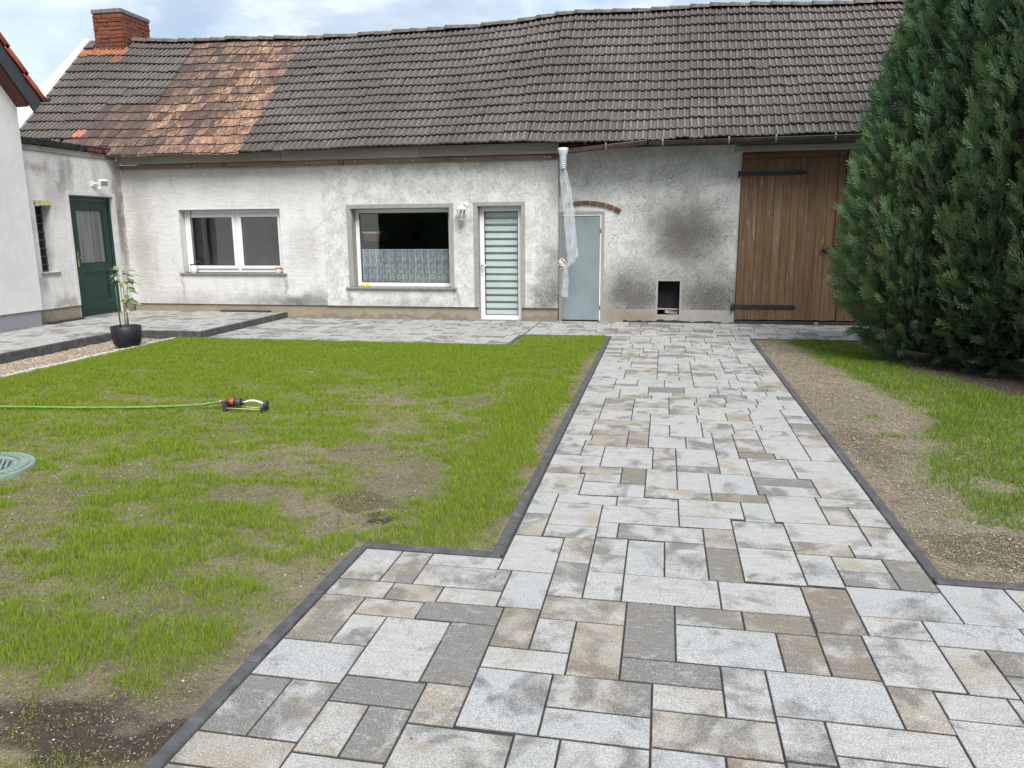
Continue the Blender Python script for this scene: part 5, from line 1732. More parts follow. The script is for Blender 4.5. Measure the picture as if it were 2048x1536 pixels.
# ------------------------------------------------------------------ lace curtain, and mirrored planter built behind the large pane
def mat_fabric(name, col, alpha):
    t = NT(name)
    d = t.n("BsdfDiffuse")
    t.lk(col, d.inputs["Color"])
    tl = t.n("BsdfTranslucent")
    t.lk(col, tl.inputs["Color"])
    m1 = t.n("MixShader"); m1.inputs[0].default_value = 0.35
    t.lk(d.outputs[0], m1.inputs[1]); t.lk(tl.outputs[0], m1.inputs[2])
    tr = t.n("BsdfTransparent")
    m2 = t.n("MixShader"); m2.inputs[0].default_value = alpha
    t.lk(tr.outputs[0], m2.inputs[1]); t.lk(m1.outputs[0], m2.inputs[2])
    return t.surf(m2.outputs[0])


M['net'] = mat_fabric('net_fabric', (0.68, 0.76, 0.84), 0.62)
M['lace'] = mat_fabric('lace_thread', (0.85, 0.87, 0.9), 0.95)
cur = empty('lace_curtain', (-4.3, 12.64, 0.62))
setp(cur, 'short white lace curtain with ring pattern in the large window', 'curtain')
CYW = lambda x: 12.645 + 0.012 * math.sin(x * 26.0) + 0.006 * math.sin(x * 61)
xs = np.linspace(-5.10, -3.50, 120)
vs, fs = [], []
for x in xs:
    vs += [(x, CYW(x), 0.60), (x, CYW(x), 1.165)]
for i in range(len(xs) - 1):
    fs.append((2 * i, 2 * i + 2, 2 * i + 3, 2 * i + 1))
b = MB(); b.add(vs, fs, True); b.build('net', M['net'], cur)
b = MB()


def ring(b, x, z, r0, r1):
    n = 16
    vs = []
    for k in range(n):
        a = 2 * PI * k / n
        for r in (r0, r1):
            px = x + r * math.cos(a)
            vs.append((px, CYW(px) - 0.004, z + r * math.sin(a)))
    b.add(vs, [(2 * k, 2 * k + 1, (2 * k + 3) % (2 * n), (2 * k + 2) % (2 * n)) for k in range(n)])


def ribbon(b, pts, w):
    vs = []
    for i, (x, z) in enumerate(pts):
        q = pts[min(i + 1, len(pts) - 1)]; p0 = pts[max(i - 1, 0)]
        dx, dz_ = q[0] - p0[0], q[1] - p0[1]
        L = math.hypot(dx, dz_) or 1
        for s in (-1, 1):
            X = x - s * dz_ / L * w
            vs.append((X, CYW(X) - 0.003, z + s * dx / L * w))
    b.add(vs, [(2 * i, 2 * i + 1, 2 * i + 3, 2 * i + 2) for i in range(len(pts) - 1)])


ribbon(b, [(x, 1.158) for x in np.linspace(-5.1, -3.5, 60)], 0.008)
ribbon(b, [(x, 1.118 + 0.004 * math.sin(x * 60)) for x in np.linspace(-5.1, -3.5, 60)], 0.003)
for i in range(14):
    x0 = -5.06 + i * 0.1165
    ribbon(b, [(x0 + 0.006 * math.sin(z * 14 + i), z) for z in np.linspace(0.60, 1.16, 14)], 0.0055)
    for (ox, oz, r) in ((0.055, 1.08, 0.030), (0.03, 0.99, 0.024), (0.07, 0.90, 0.028), (0.045, 0.70, 0.036), (0.09, 0.80, 0.02)):
        ring(b, x0 + ox + rng.uniform(-0.012, 0.012), oz + rng.uniform(-0.02, 0.02), r * 0.62, r)
    ribbon(b, [(x0 + 0.02 + 0.05 * math.sin(q * 3.0), 0.88 - q * 0.16) for q in np.linspace(0, 1, 8)], 0.004)
b.build('lace', M['lace'], cur)
pl = empty('reflected_planter', (-4.96, 12.8, 1.3))  # added behind the pane in place of a planter's reflection
setp(pl, 'dull red planter with white rim mirrored in the large window, built inside it', 'planter')
b = MB()
vs = [(-5.06, 12.74, 1.30), (-4.86, 12.74, 1.30), (-4.84, 12.72, 1.43), (-5.08, 12.72, 1.43), (-5.06, 12.90, 1.30), (-4.86, 12.90, 1.30), (-4.84, 12.92, 1.43), (-5.08, 12.92, 1.43)]
b.add(vs, [(0, 1, 2, 3), (5, 4, 7, 6), (1, 5, 6, 2), (4, 0, 3, 7), (0, 4, 5, 1)]); b.build('box', plain('planter_red', (0.22, 0.07, 0.06), 0.7, var=0.15), pl)
b = MB(); b.cbox(-5.09, -4.83, 12.71, 12.93, 1.431, 1.462, 0.005); b.build('rim', M['white_paint'], pl)
b = MB(); b.tube([(-4.96, 12.83, 1.30), (-4.93, 12.83, 1.22), (-4.90, 12.86, 1.17), (-4.90, 12.86, 0.3)], 0.008, 6); b.build('bracket', M['black_iron'], pl)

# ------------------------------------------------------------------ plastic sleeve in place of a downpipe
def mat_plastic(name, col, alpha):
    t = NT(name)
    p = t.pos()
    n = t.noise(t.vec(p, (30, 30, 6)), 1.0, 5, 0.6)
    pr = t.n("BsdfPrincipled")
    t.lk(col, pr.inputs["Base Color"])
    pr.inputs["Roughness"].default_value = 0.25
    t.lk(t.bump(n, 0.8, 0.02), pr.inputs["Normal"])
    tr = t.n("BsdfTransparent")
    mx = t.n("MixShader")
    t.lk(t.mr(n, 0.3, 0.7, alpha - 0.18, alpha + 0.18), mx.inputs[0])
    t.lk(tr.outputs[0], mx.inputs[1]); t.lk(pr.outputs[0], mx.inputs[2])
    return t.surf(mx.outputs[0])


M['sheet'] = mat_plastic('plastic_film', (0.62, 0.66, 0.68), 0.34)
M['film_knot'] = mat_plastic('film_knot', (0.66, 0.62, 0.53), 0.9)
slv = empty('plastic_sleeve', (-1.55, GUY, 2.4))
setp(slv, 'clear plastic film sleeve hanging from the gutter outlet before the steel door', 'plastic sleeve')
b = MB(); b.lathe([(0.075, 2.705), (0.082, 2.70), (0.08, 2.66), (0.062, 2.60), (0.048, 2.56), (0.045, 2.43), (0.05, 2.42), (0.042, 2.40)], 16, (-1.545, GUY, -0.02)); b.build('outlet_funnel', plain('pale_plastic', (0.5, 0.56, 0.62), 0.4, var=0.12, scale=10), slv)
b = MB()
for k in range(5):
    z = 2.40 + k * 0.028
    b.tube([(-1.545 + 0.051 * math.cos(a), GUY + 0.051 * math.sin(a), z + 0.012 * a / PI) for a in np.linspace(0, 2 * PI, 15)], 0.006, 6, caps=False)
b.build('tape', plain('tape', (0.55, 0.6, 0.66), 0.35, var=0.1), slv)


def film(b, rows, n=18, seed=0):
    """crumpled flat sleeve; rows = (x, y, z, half width, half depth)"""
    r = random.Random(seed)
    pts = []
    for i in range(len(rows) - 1):
        for k in range(6):
            f = k / 6
            pts.append([rows[i][j] * (1 - f) + rows[i + 1][j] * f for j in range(5)])
    pts.append(list(rows[-1]))
    vs = []
    for i, (x, y, z, w, d) in enumerate(pts):
        for k in range(n):
            a = 2 * PI * k / n
            jit = 1 + 0.06 * math.sin(3 * a + i * 0.9) + r.uniform(-0.04, 0.04)
            vs.append((x + w * math.cos(a) * jit, y + d * math.sin(a) * (1 + 0.5 * math.sin(5 * a + i * 0.4)) * jit, z + r.uniform(-0.004, 0.004)))
    fs = [(i * n + k, i * n + (k + 1) % n, (i + 1) * n + (k + 1) % n, (i + 1) * n + k) for i in range(len(pts) - 1) for k in range(n)]
    return b.add(vs, fs, True)


SY = GUY + 0.02
b = film(MB(), [(-1.555, SY, 2.40, 0.05, 0.045), (-1.52, SY, 2.20, 0.075, 0.03), (-1.475, SY, 1.90, 0.085, 0.02), (-1.445, SY, 1.60, 0.088, 0.02), (-1.415, SY, 1.30, 0.088, 0.02), (-1.39, SY, 1.08, 0.088, 0.018), (-1.41, SY, 1.0, 0.066, 0.016), (-1.47, SY, 0.90, 0.022, 0.016)], seed=3)
b.build('film', M['sheet'], slv)
b = film(MB(), [(-1.515, SY, 0.97, 0.025, 0.018), (-1.51, SY, 0.90, 0.042, 0.02), (-1.50, SY, 0.75, 0.05, 0.02), (-1.505, SY, 0.60, 0.052, 0.02), (-1.515, SY, 0.50, 0.056, 0.02), (-1.50, SY, 0.44, 0.05, 0.012)], seed=8)
b.build('film_end', M['sheet'], slv)
b = MB()
for k in range(16):
    a0 = rng.uniform(0, 2 * PI)
    c = Vector((-1.565 + rng.gauss(0, 0.02), SY + rng.gauss(0, 0.015), 0.945 + rng.gauss(0, 0.022)))
    pts = [c + Vector((0.032 * math.cos(a0 + q), 0.02 * math.sin(1.7 * q + k), 0.036 * math.sin(a0 + 1.1 * q))) for q in np.linspace(0, 4.5, 9)]
    b.tube(pts, rng.uniform(0.006, 0.013), 6)
b.build('knot', M['film_knot'], slv)

# ------------------------------------------------------------------ loose block in the floor hatch
b = MB(); b.cbox(-0.105, 0.105, -0.05, 0.05, 0, 0.06, 0.006, m=Matrix.Translation((0.13, BY + 0.07, 0.126)) @ Matrix.Rotation(0.12, 4, 'Y') @ Matrix.Rotation(0.3, 4, 'Z') @ Matrix.Translation((0, 0, 0.015)))
setp(b.build('concrete_block', plain('block', (0.34, 0.33, 0.31), 0.95, var=0.25, scale=20, bump=0.6)), 'loose grey concrete block lying in the dark wall hatch', 'block')

# ------------------------------------------------------------------ potted plant
PX_, PY_ = -6.93, 8.93
pot = empty('potted_plant', (PX_, PY_, 0))
setp(pot, 'leggy leafy plant with green cane in a black round pot', 'potted plant')
b = MB(); b.lathe([(0, 0.0), (0.115, 0.0), (0.145, 0.02), (0.168, 0.06), (0.182, 0.14), (0.189, 0.275), (0.184, 0.28), (0.178, 0.275), (0.174, 0.235), (0, 0.235)], 40, (PX_, PY_, 0)); b.build('pot', plain('pot_black', (0.012, 0.013, 0.017), 0.45, var=0.2, scale=8, dirt=((0.05, 0.045, 0.04), 0.35)), pot)
b = MB(); b.lathe([(0.174, 0.24), (0.1, 0.248), (0, 0.25)], 24, (PX_, PY_, 0)); b.build('potting_soil', M['clod'], pot)
b = MB(); b.tube([(PX_ - 0.05, PY_ - 0.03, 0.2), (PX_ - 0.07, PY_ - 0.03, 0.96)], 0.0085, 8); b.build('cane', plain('cane', (0.05, 0.12, 0.06), 0.5, var=0.2), pot)
M['stem'] = plain('stem', (0.26, 0.20, 0.13), 0.7, var=0.25, scale=30)
stems = [[(0.0, 0.0, 0.24), (0.0, 0.0, 0.5), (-0.015, 0.0, 0.8), (-0.035, 0.0, 0.98)], [(0.01, 0.02, 0.24), (0.02, 0.02, 0.5), (0.01, 0.02, 0.72), (0.035, 0.02, 0.95)], [(0.055, -0.01, 0.24), (0.05, -0.01, 0.5), (0.085, -0.01, 0.75), (0.11, 0.0, 0.92)]]
for s in stems:
    b = MB(); b.tube([(PX_ + x, PY_ + y, z) for x, y, z in s], [0.007, 0.006, 0.005, 0.003], 6); b.build('stem', M['stem'], pot)


def leaf_mesh(mat):
    b = MB()
    n = 7
    vs, fs = [], []
    for i in range(n):
        t = i / (n - 1)
        w = 0.30 * math.sin(PI * (0.06 + 0.94 * t) ** 0.85) * (1 - 0.25 * t) if i < n - 1 else 0.01
        dz_ = -0.28 * t * t
        for s in (-1, 0, 1):
            vs.append((t, s * w, dz_ + (0.07 if s else 0.0)))
    for i in range(n - 1):
        fs += [(3 * i, 3 * i + 1, 3 * i + 4, 3 * i + 3), (3 * i + 1, 3 * i + 2, 3 * i + 5, 3 * i + 4)]
    return b.add(vs, fs, True).mesh('leaf', mat)


lm = [leaf_mesh(M['plant_leaf']), leaf_mesh(M['plant_leaf_pale'])]
for (sx, z, az, el, L, k) in [(-0.035, 0.98, 2.6, 0.9, 0.13, 0), (-0.035, 0.96, 3.5, -0.4, 0.15, 1), (-0.03, 0.93, -1.2, -0.2, 0.13, 1), (-0.02, 0.90, -2.2, -0.3, 0.13, 0), (-0.01, 0.86, 3.6, -0.5, 0.12, 0), (0.0, 0.84, -0.6, -0.5, 0.13, 0), (0.03, 0.95, 0.2, 0.0, 0.16, 1),
                               (0.03, 0.98, 0.5, 0.3, 0.15, 0), (0.05, 0.90, -0.2, -0.3, 0.17, 1), (0.06, 0.86, -1.0, -0.6, 0.14, 1), (0.09, 0.84, 0.3, 0.1, 0.16, 1), (0.1, 0.78, -0.3, -0.2, 0.14, 0), (0.1, 0.73, 0.0, 0.0, 0.13, 1), (0.08, 0.68, -1.3, -0.5, 0.12, 0),
                               (0.08, 0.62, -0.3, -0.5, 0.14, 0), (0.07, 0.60, 0.2, -0.1, 0.17, 0), (0.0, 0.60, 2.9, 0.0, 0.14, 0), (0.02, 0.60, -0.6, 0.0, 0.1, 1), (0.06, 0.50, -0.9, -0.6, 0.08, 1), (-0.03, 0.99, -1.8, 0.5, 0.12, 0), (0.0, 0.93, -2.8, 0.2, 0.13, 1), (0.09, 0.92, 0.1, 0.4, 0.15, 1), (0.12, 0.88, -0.5, 0.0, 0.14, 0)]:
    mw = Matrix.Translation((PX_ + sx, PY_, z)) @ Matrix.Rotation(az, 4, 'Z') @ Matrix.Rotation(-el, 4, 'Y') @ Matrix.Rotation(rng.uniform(-0.5, 0.5), 4, 'X') @ Matrix.Scale(L, 4)
    link('leaf', lm[k], pot, mw)

# ------------------------------------------------------------------ hose and sprinkler
M['hose'] = plain('hose_green', (0.15, 0.27, 0.05), 0.45, var=0.2, scale=10)
hp = [(-3.685, 5.825, 0.062), (-3.78, 5.815, 0.05), (-3.95, 5.79, 0.03), (-4.2, 5.74, 0.024), (-4.5, 5.66, 0.022), (-4.8, 5.60, 0.024), (-5.15, 5.56, 0.024), (-5.5, 5.52, 0.023), (-5.9, 5.50, 0.022), (-6.3, 5.55, 0.022), (-6.6, 5.70, 0.024), (-6.78, 5.85, 0.035), (-7.1, 6.0, 0.02), (-7.5, 6.1, 0.03)]
hq = []
for i in range(len(hp) - 1):
    for k in range(5):
        f = k / 5
        p0, p1, p2, p3 = (Vector(hp[max(0, min(len(hp) - 1, j))]) for j in (i - 1, i, i + 1, i + 2))
        hq.append(0.5 * ((2 * p1) + (p2 - p0) * f + (2 * p0 - 5 * p1 + 4 * p2 - p3) * f * f + (3 * p1 - p0 - 3 * p2 + p3) * f ** 3) + Vector((0, 0, 0.002 * math.sin(i * 3 + k))))
b = MB(); b.tube(hq, 0.0105, 10); setp(b.build('garden_hose', M['hose']), 'lime green garden hose lying across the lawn', 'hose')

spk = empty('lawn_sprinkler', (-3.5, 5.84, 0.0))
setp(spk, 'oscillating lawn sprinkler with curved white spray bar on the grass', 'sprinkler')
M['spr_orange'] = plain('spr_orange', (0.40, 0.075, 0.04), 0.4, var=0.1)
M['spr_grey'] = plain('spr_grey', (0.045, 0.05, 0.055), 0.5, var=0.15)
SYp, SZ = 5.835, 0.066
ax = lambda x0, x1, r, b_: b_.tube([(x0, SYp, SZ), (x1, SYp, SZ)], r, 16, smooth=True)
b = ax(-3.70, -3.672, 0.015, MB()); b.build('hose_collar', M['zinc'], spk)
b = ax(-3.672, -3.635, 0.021, MB()); b.build('coupling', M['spr_orange'], spk)
b = ax(-3.635, -3.60, 0.024, MB()); b.build('coupling_grip', M['spr_grey'], spk)
b = ax(-3.60, -3.555, 0.030, MB()); b.build('gear_ring', M['spr_orange'], spk)
b = ax(-3.555, -3.495, 0.033, MB()); ax(-3.495, -3.465, 0.02, b); b.build('gear_housing', M['spr_grey'], spk)
b = MB(); b.cbox(-3.636, -3.604, SYp - 0.07, SYp - 0.018, 0.0, 0.085, 0.005); b.cbox(-3.636, -3.604, SYp + 0.018, SYp + 0.07, 0.0, 0.06, 0.005); b.build('foot', M['spr_grey'], spk)
b = MB(); b.tube([(-3.468 + 0.185 * q, SYp - 0.01, SZ + 0.022 * math.sin(PI * q) - 0.004 * q) for q in np.linspace(0, 1, 14)], 0.0085, 10); b.build('spray_bar', M['white_paint'], spk)
b = MB(); b.lathe([(0, -0.012), (0.03, -0.012), (0.036, -0.006), (0.036, 0.006), (0.03, 0.012), (0, 0.012)], 20, (-3.268, SYp, 0.055), m=rotm(ry=PI / 2)); b.cbox(-3.292, -3.27, SYp - 0.065, SYp + 0.05, 0.0, 0.045, 0.005); b.build('end_wheel', M['spr_grey'], spk)
M['rod'] = plain('rod', (0.40, 0.45, 0.16), 0.4, var=0.1)
for dy_ in (-0.055, 0.01):
    b = MB(); b.tube([(-3.61, SYp + dy_, 0.022), (-3.28, SYp + dy_, 0.022)], 0.005, 8); b.build('frame_rod', M['rod'], spk)

# ------------------------------------------------------------------ manhole cover
M['cover'] = plain('cover_green', (0.175, 0.235, 0.205), 0.6, var=0.12, scale=12, dirt=((0.15, 0.15, 0.11), 0.35), bump=0.2)
M['cover_dark'] = plain('cover_recess', (0.12, 0.175, 0.15), 0.7, var=0.2, scale=12)
mh = empty('manhole_cover', (-4.32, 3.98, 0))
setp(mh, 'round pale green ribbed plastic shaft cover set in the lawn', 'manhole cover')
mc = (-4.32, 3.98, -0.018)
b = MB(); b.lathe([(0.36, -0.08), (0.36, 0.030), (0.352, 0.040), (0.335, 0.041), (0.33, 0.034), (0.262, 0.034), (0.258, 0.040), (0.245, 0.040), (0.241, 0.036), (0.228, 0.036)], 64, mc); b.build('rim', M['cover'], mh)
b = MB(); b.lathe([(0.228, 0.0362), (0.222, 0.026), (0.0, 0.026)], 64, mc); b.build('lid', M['cover_dark'], mh)
pad = MB(); pad.cbox(0.272, 0.322, -0.011, 0.011, 0.0345, 0.0425, 0.002); pme = pad.mesh('pad', M['cover'])
for k in range(48):
    link('pad', pme, mh, Matrix.Translation(mc) @ Matrix.Rotation(2 * PI * k / 48, 4, 'Z'))
for k in range(-7, 8):
    d = k * 0.028
    h = math.sqrt(max(0, 0.216 ** 2 - d * d))
    if h < 0.03: continue
    b = MB(); b.cbox(-h, h, -0.008, 0.008, 0.0265, 0.0405, 0.002); link('rib', b.mesh('rib', M['cover']), mh, Matrix.Translation(mc) @ Matrix.Rotation(math.radians(-52), 4, 'Z') @ Matrix.Translation((0, d, 0)))


# ------------------------------------------------------------------ conifer hedge
def hedge_radius(z):
    return np.interp(z, [0.05, 0.3, 0.7, 1.1, 1.6, 2.1, 2.7, 3.3, 3.9, 4.6, 5.3, 5.9], [0.50, 0.72, 0.92, 1.00, 0.98, 0.92, 0.79, 0.62, 0.45, 0.28, 0.13, 0.02])


def spray_template(seed):
    """one flat fan of scale leaves, about unit length along +x, lying in xy"""
    r = np.random.default_rng(seed)
    tri = []
    def leaf(p, a, L, w):
        d = np.array([math.cos(a), math.sin(a)]); n = np.array([-d[1], d[0]])
        z0 = r.uniform(-0.03, 0.03)
        A = [*p, 0.0]; M1 = [*(p + d * L * 0.6 + n * w * 0.5), z0]; M2 = [*(p + d * L * 0.6 - n * w * 0.5), z0]; T = [*(p + d * L), z0 * 2 - 0.03]
        tri.append([A, M2, M1]); tri.append([M2, T, M1])
    leaf(np.array([0.0, 0.0]), 0.0, 1.0, 0.06)
    for k in range(8):
        t = 0.08 + 0.108 * k
        for s in (-1, 1):
            L = (0.46 - 0.36 * abs(t - 0.3)) * r.uniform(0.75, 1.2)
            leaf(np.array([t + r.uniform(-0.03, 0.03), 0.0]), s * r.uniform(0.4, 0.75), L, 0.062)
    t = np.array(tri)
    t[:, :, 2] += -0.10 * t[:, :, 0] ** 2 + r.uniform(-0.12, 0.12) * t[:, :, 1]
    return t


def hedge_lump(a, z):
    """upright plumes with deep gaps between them"""
    w = 0.5 + 0.5 * np.cos(a)
    u, v = np.cos(a) * 2.6 + 9, np.sin(a) * 2.6 + 9
    n = fbm(u * 1.7 + z * 0.18, v * 1.7 + z * 0.42, 905, 3)
    return 0.72 + 0.56 * n


def make_hedge(cols, n_per, seed, size=(0.11, 0.25)):
    r = np.random.default_rng(seed)
    temps = [spray_template(seed + k) for k in range(5)]
    V, T = [], []
    for (cx, cy, H, R, n) in cols:
        m = int(n_per * n)
        z = (r.random(m) ** 0.85) * 5.7
        z = z[r.random(len(z)) < hedge_radius(z) / 1.05 + 0.12]
        m = len(z)
        a = r.random(m) * 2 * PI
        facing = np.cos(a - math.atan2(-cy, -cx))
        ok = r.random(m) < np.clip(0.75 + facing * 1.2, 0.12, 1)
        z, a = z[ok], a[ok]
        m = len(z)
        zz = z * H
        lump = hedge_lump(a, z)
        depth = 1 - np.abs(r.normal(0, 0.085, m)) - (r.random(m) < 0.25) * r.random(m) * 0.25
        rad = hedge_radius(z) * R * lump * depth
        pos = np.stack([cx + rad * np.cos(a), cy + rad * np.sin(a), zz], 1)
        # fans point outwards and upwards, with plumes leaning together
        up = 0.85 + 0.7 * r.random(m) - 1.1 * np.clip(1.0 - z, 0, 1)
        out = np.stack([np.cos(a), np.sin(a), up], 1) + r.normal(0, 0.28, (m, 3))
        out /= np.linalg.norm(out, axis=1, keepdims=True)
        side = np.cross(out, np.stack([np.cos(a + 1.2), np.sin(a + 1.2), 0.4 * np.ones(m)], 1) + r.normal(0, 0.5, (m, 3)))
        side /= np.linalg.norm(side, axis=1, keepdims=True) + 1e-9
        nrm = np.cross(out, side)
        S = r.uniform(*size, m)
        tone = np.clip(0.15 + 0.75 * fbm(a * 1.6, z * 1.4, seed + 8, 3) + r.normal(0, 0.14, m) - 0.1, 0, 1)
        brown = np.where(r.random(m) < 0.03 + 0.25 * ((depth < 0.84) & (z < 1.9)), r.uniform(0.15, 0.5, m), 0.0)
        lum = np.clip(r.normal(0.45, 0.3, m) + 1.2 * (lump - 0.98), 0, 1)  # random tone, plus lit plume tips and shaded gaps put into the colour
        which = r.integers(0, 5, m)
        for k in range(5):
            i = np.where(which == k)[0]
            t = temps[k]
            pts = t.reshape(-1, 3)
            w = pos[i, None, :] + S[i, None, None] * (pts[None, :, 0:1] * out[i, None, :] + pts[None, :, 1:2] * side[i, None, :] * 0.9 + pts[None, :, 2:3] * nrm[i, None, :])
            w[..., 2] = np.maximum(w[..., 2], 0.02)
            V.append(w.reshape(-1, 3))
            c = np.stack([tone[i], brown[i], lum[i], np.ones(len(i))], 1)
            T.append(np.repeat(c, len(pts), 0))
    V = np.concatenate(V)
    T = np.concatenate(T)
    return V, np.arange(len(V)).reshape(-1, 3), T


def core_mesh(cols, f=0.80):
    b = MB()
    for (cx, cy, H, R, n) in cols:
        zs = np.linspace(0.12, 5.6, 22)
        vs = []
        for z in zs:
            for k in range(18):
                a = 2 * PI * k / 18
                lump = float(hedge_lump(np.array([a]), np.array([z]))[0])
                rr = float(hedge_radius(z)) * R * f * lump * (0.93 + 0.07 * math.sin(k * 7.1 + z * 9))
                vs.append((cx + rr * math.cos(a), cy + rr * math.sin(a), z * H))
        b.add(vs, [(i * 18 + k, i * 18 + (k + 1) % 18, (i + 1) * 18 + (k + 1) % 18, (i + 1) * 18 + k) for i in range(21) for k in range(18)], True)
    return b


cols = [(3.12, 9.45, 1.03, 1.05, 1.0), (3.62, 9.0, 1.3, 1.05, 0.9), (4.12, 8.55, 1.45, 1.12, 1.1), (4.75, 7.75, 1.45, 1.18, 1.0), (5.6, 6.9, 1.3, 1.2, 0.3)]
hd = empty('conifer_hedge', (3.8, 8.7, 0))
setp(hd, 'tall dense dark green conifer hedge beside the barn gate', 'hedge')
V, F, T = make_hedge(cols, 17500, 900)
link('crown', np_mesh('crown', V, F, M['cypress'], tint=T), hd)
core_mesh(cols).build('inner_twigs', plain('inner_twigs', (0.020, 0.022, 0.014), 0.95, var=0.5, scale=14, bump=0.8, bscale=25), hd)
for (cx, cy, H, R, n) in cols[:4]:
    b = MB(); b.tube([(cx, cy, -0.05), (cx + 0.02, cy, 1.0), (cx, cy + 0.02, 3.0 * H)], [0.09, 0.075, 0.03], 10); b.build('trunk', M['bark'], hd)
    for k in range(7):
        a = rng.uniform(2.2, 5.6)
        z0 = rng.uniform(0.15, 0.5)
        r1 = rng.uniform(0.5, 0.85)
        b = MB(); b.tube([(cx, cy, z0), (cx + 0.4 * r1 * math.cos(a), cy + 0.4 * r1 * math.sin(a), z0 + 0.05), (cx + r1 * math.cos(a), cy + r1 * math.sin(a), z0 + 0.12)], [0.022, 0.014, 0.006], 6); b.build('low_branch', M['bark'], hd)
# trees on the far side of the yard, which the large window pane reflects
fcols = [(x, -13.0 + rng.uniform(-1, 1), rng.uniform(1.0, 1.3), 2.0, 1.0) for x in np.arange(-16, 12, 2.6)]
V, F, T = make_hedge(fcols, 420, 77, (0.6, 1.0))
o = link('treeline', np_mesh('treeline', V, F, M['far_leaf'], tint=T))
setp(o, 'dark trees across the yard mirrored in the large window', 'trees', kind='stuff')
core_mesh(fcols, 0.9).build('inner_twigs', M['far_leaf'], o)


# ------------------------------------------------------------------ grass, straw, stones
def blades(x, y, z, h, w, r, tint):
    m = len(x)
    az = r.random(m) * 2 * PI
    lean = np.abs(r.normal(0, 0.55, m))
    la = r.random(m) * 2 * PI
    wx, wy = np.cos(az) * w * 0.5, np.sin(az) * w * 0.5
    dx, dy = np.cos(la) * np.sin(lean) * h, np.sin(la) * np.sin(lean) * h
    dz_ = np.cos(lean) * h
    v = np.empty((m, 5, 3))
    v[:, 0] = np.stack([x - wx, y - wy, z], 1)
    v[:, 1] = np.stack([x + wx, y + wy, z], 1)
    v[:, 2] = np.stack([x + dx * 0.38 + wx * 0.85, y + dy * 0.38 + wy * 0.85, z + dz_ * 0.58], 1)
    v[:, 3] = np.stack([x + dx * 0.38 - wx * 0.85, y + dy * 0.38 - wy * 0.85, z + dz_ * 0.58], 1)
    v[:, 4] = np.stack([x + dx, y + dy, z + dz_], 1)
    far = np.hypot(x, y) > 5.0
    near = ~far
    f = np.array([[0, 1, 2], [0, 2, 3], [3, 2, 4]])
    F = (np.arange(near.sum())[:, None, None] * 5 + f[None]).reshape(-1, 3)
    vf = v[far][:, [0, 1, 4]]
    k0 = near.sum() * 5
    Ff = k0 + np.arange(far.sum() * 3).reshape(-1, 3)
    return (np.concatenate([v[near].reshape(-1, 3), vf.reshape(-1, 3)]), np.concatenate([F, Ff]),
            np.concatenate([np.repeat(tint[near], 5, 0), np.repeat(tint[far], 3, 0)]))


def gblob(x, y, cx, cy, rx, ry):
    return np.exp(-(((x - cx) / rx) ** 2 + ((y - cy) / ry) ** 2))


def lawn_density(x, y):
    n = fbm(x * 0.9 + 4, y * 1.5 + 2, 61, 4)
    n2 = 0.55 * fbm(x * 3.3, y * 4.6, 71, 3) + 0.45 * fbm(x * 9, y * 13, 75, 2)
    d = 0.47 + 0.20 * smooth(0.3, 0.62, n) + 0.22 * smooth(0.36, 0.60, n2) + 0.36 * smooth(0.52, 0.66, n2)
    far = smooth(4.5, 8.5, y)
    d = d * (1 - 0.1 * far) + 0.30 * far
    d += 0.85 * gblob(x, y, -1.02, 4.75, 0.26, 0.9) + 0.6 * gblob(x, y, -1.05, 6.3, 0.32, 0.9) + 0.45 * gblob(x, y, -1.0, 3.75, 0.2, 0.3)
    d += 0.9 * gblob(x, y, -1.70, 2.33, 0.16, 0.16) + 0.8 * gblob(x, y, -2.18, 2.22, 0.2, 0.16) + 0.45 * gblob(x, y, -2.35, 2.9, 0.3, 0.15)
    d += 0.55 * gblob(x, y, -2.62, 3.2, 0.3, 0.12) + 0.6 * gblob(x, y, -1.5, 3.28, 0.10, 0.08) + 0.5 * gblob(x, y, -2.3, 3.6, 0.35, 0.14) + 0.4 * gblob(x, y, -1.2, 3.42, 0.25, 0.1)
    d += 0.5 * smooth(9.2, 9.7, y) + 0.35 * smooth(-5.9, -6.6, x) * far
    d -= 0.55 * gblob(x, y, -1.55, 4.25, 0.28, 0.45) + 0.45 * gblob(x, y, -1.95, 3.75, 0.40, 0.28) + 0.6 * gblob(x, y, -1.50, 3.62, 0.2, 0.12) + 0.4 * gblob(x, y, -1.85, 3.0, 0.3, 0.12)
    d -= 0.9 * gblob(x, y, -1.75, 1.86, 0.45, 0.14) + 0.4 * gblob(x, y, -2.6, 4.4, 0.5, 0.14) + 0.35 * gblob(x, y, -3.3, 5.35, 0.6, 0.14) + 0.3 * gblob(x, y, -4.6, 6.1, 0.6, 0.16)
    d -= 0.35 * gblob(x, y, -2.4, 6.4, 0.5, 0.2) + 0.3 * gblob(x, y, -1.6, 6.4, 0.3, 0.3) + 0.45 * gblob(x, y, -2.05, 5.0, 0.25, 0.4) + 0.4 * gblob(x, y, -3.4, 7.6, 0.7, 0.2)
    # bare rim along the kerbs
    d -= 0.7 * smooth(-0.93, -0.79, x) * (fbm(y * 2, x * 0 + 1, 81, 2) > 0.38)
    d -= 0.5 * smooth(-1.6, -1.44, x) * (y < 3.35) * (fbm(y * 3, x * 3, 83, 2) > 0.35)
    return np.clip(d, 0, 1.15)


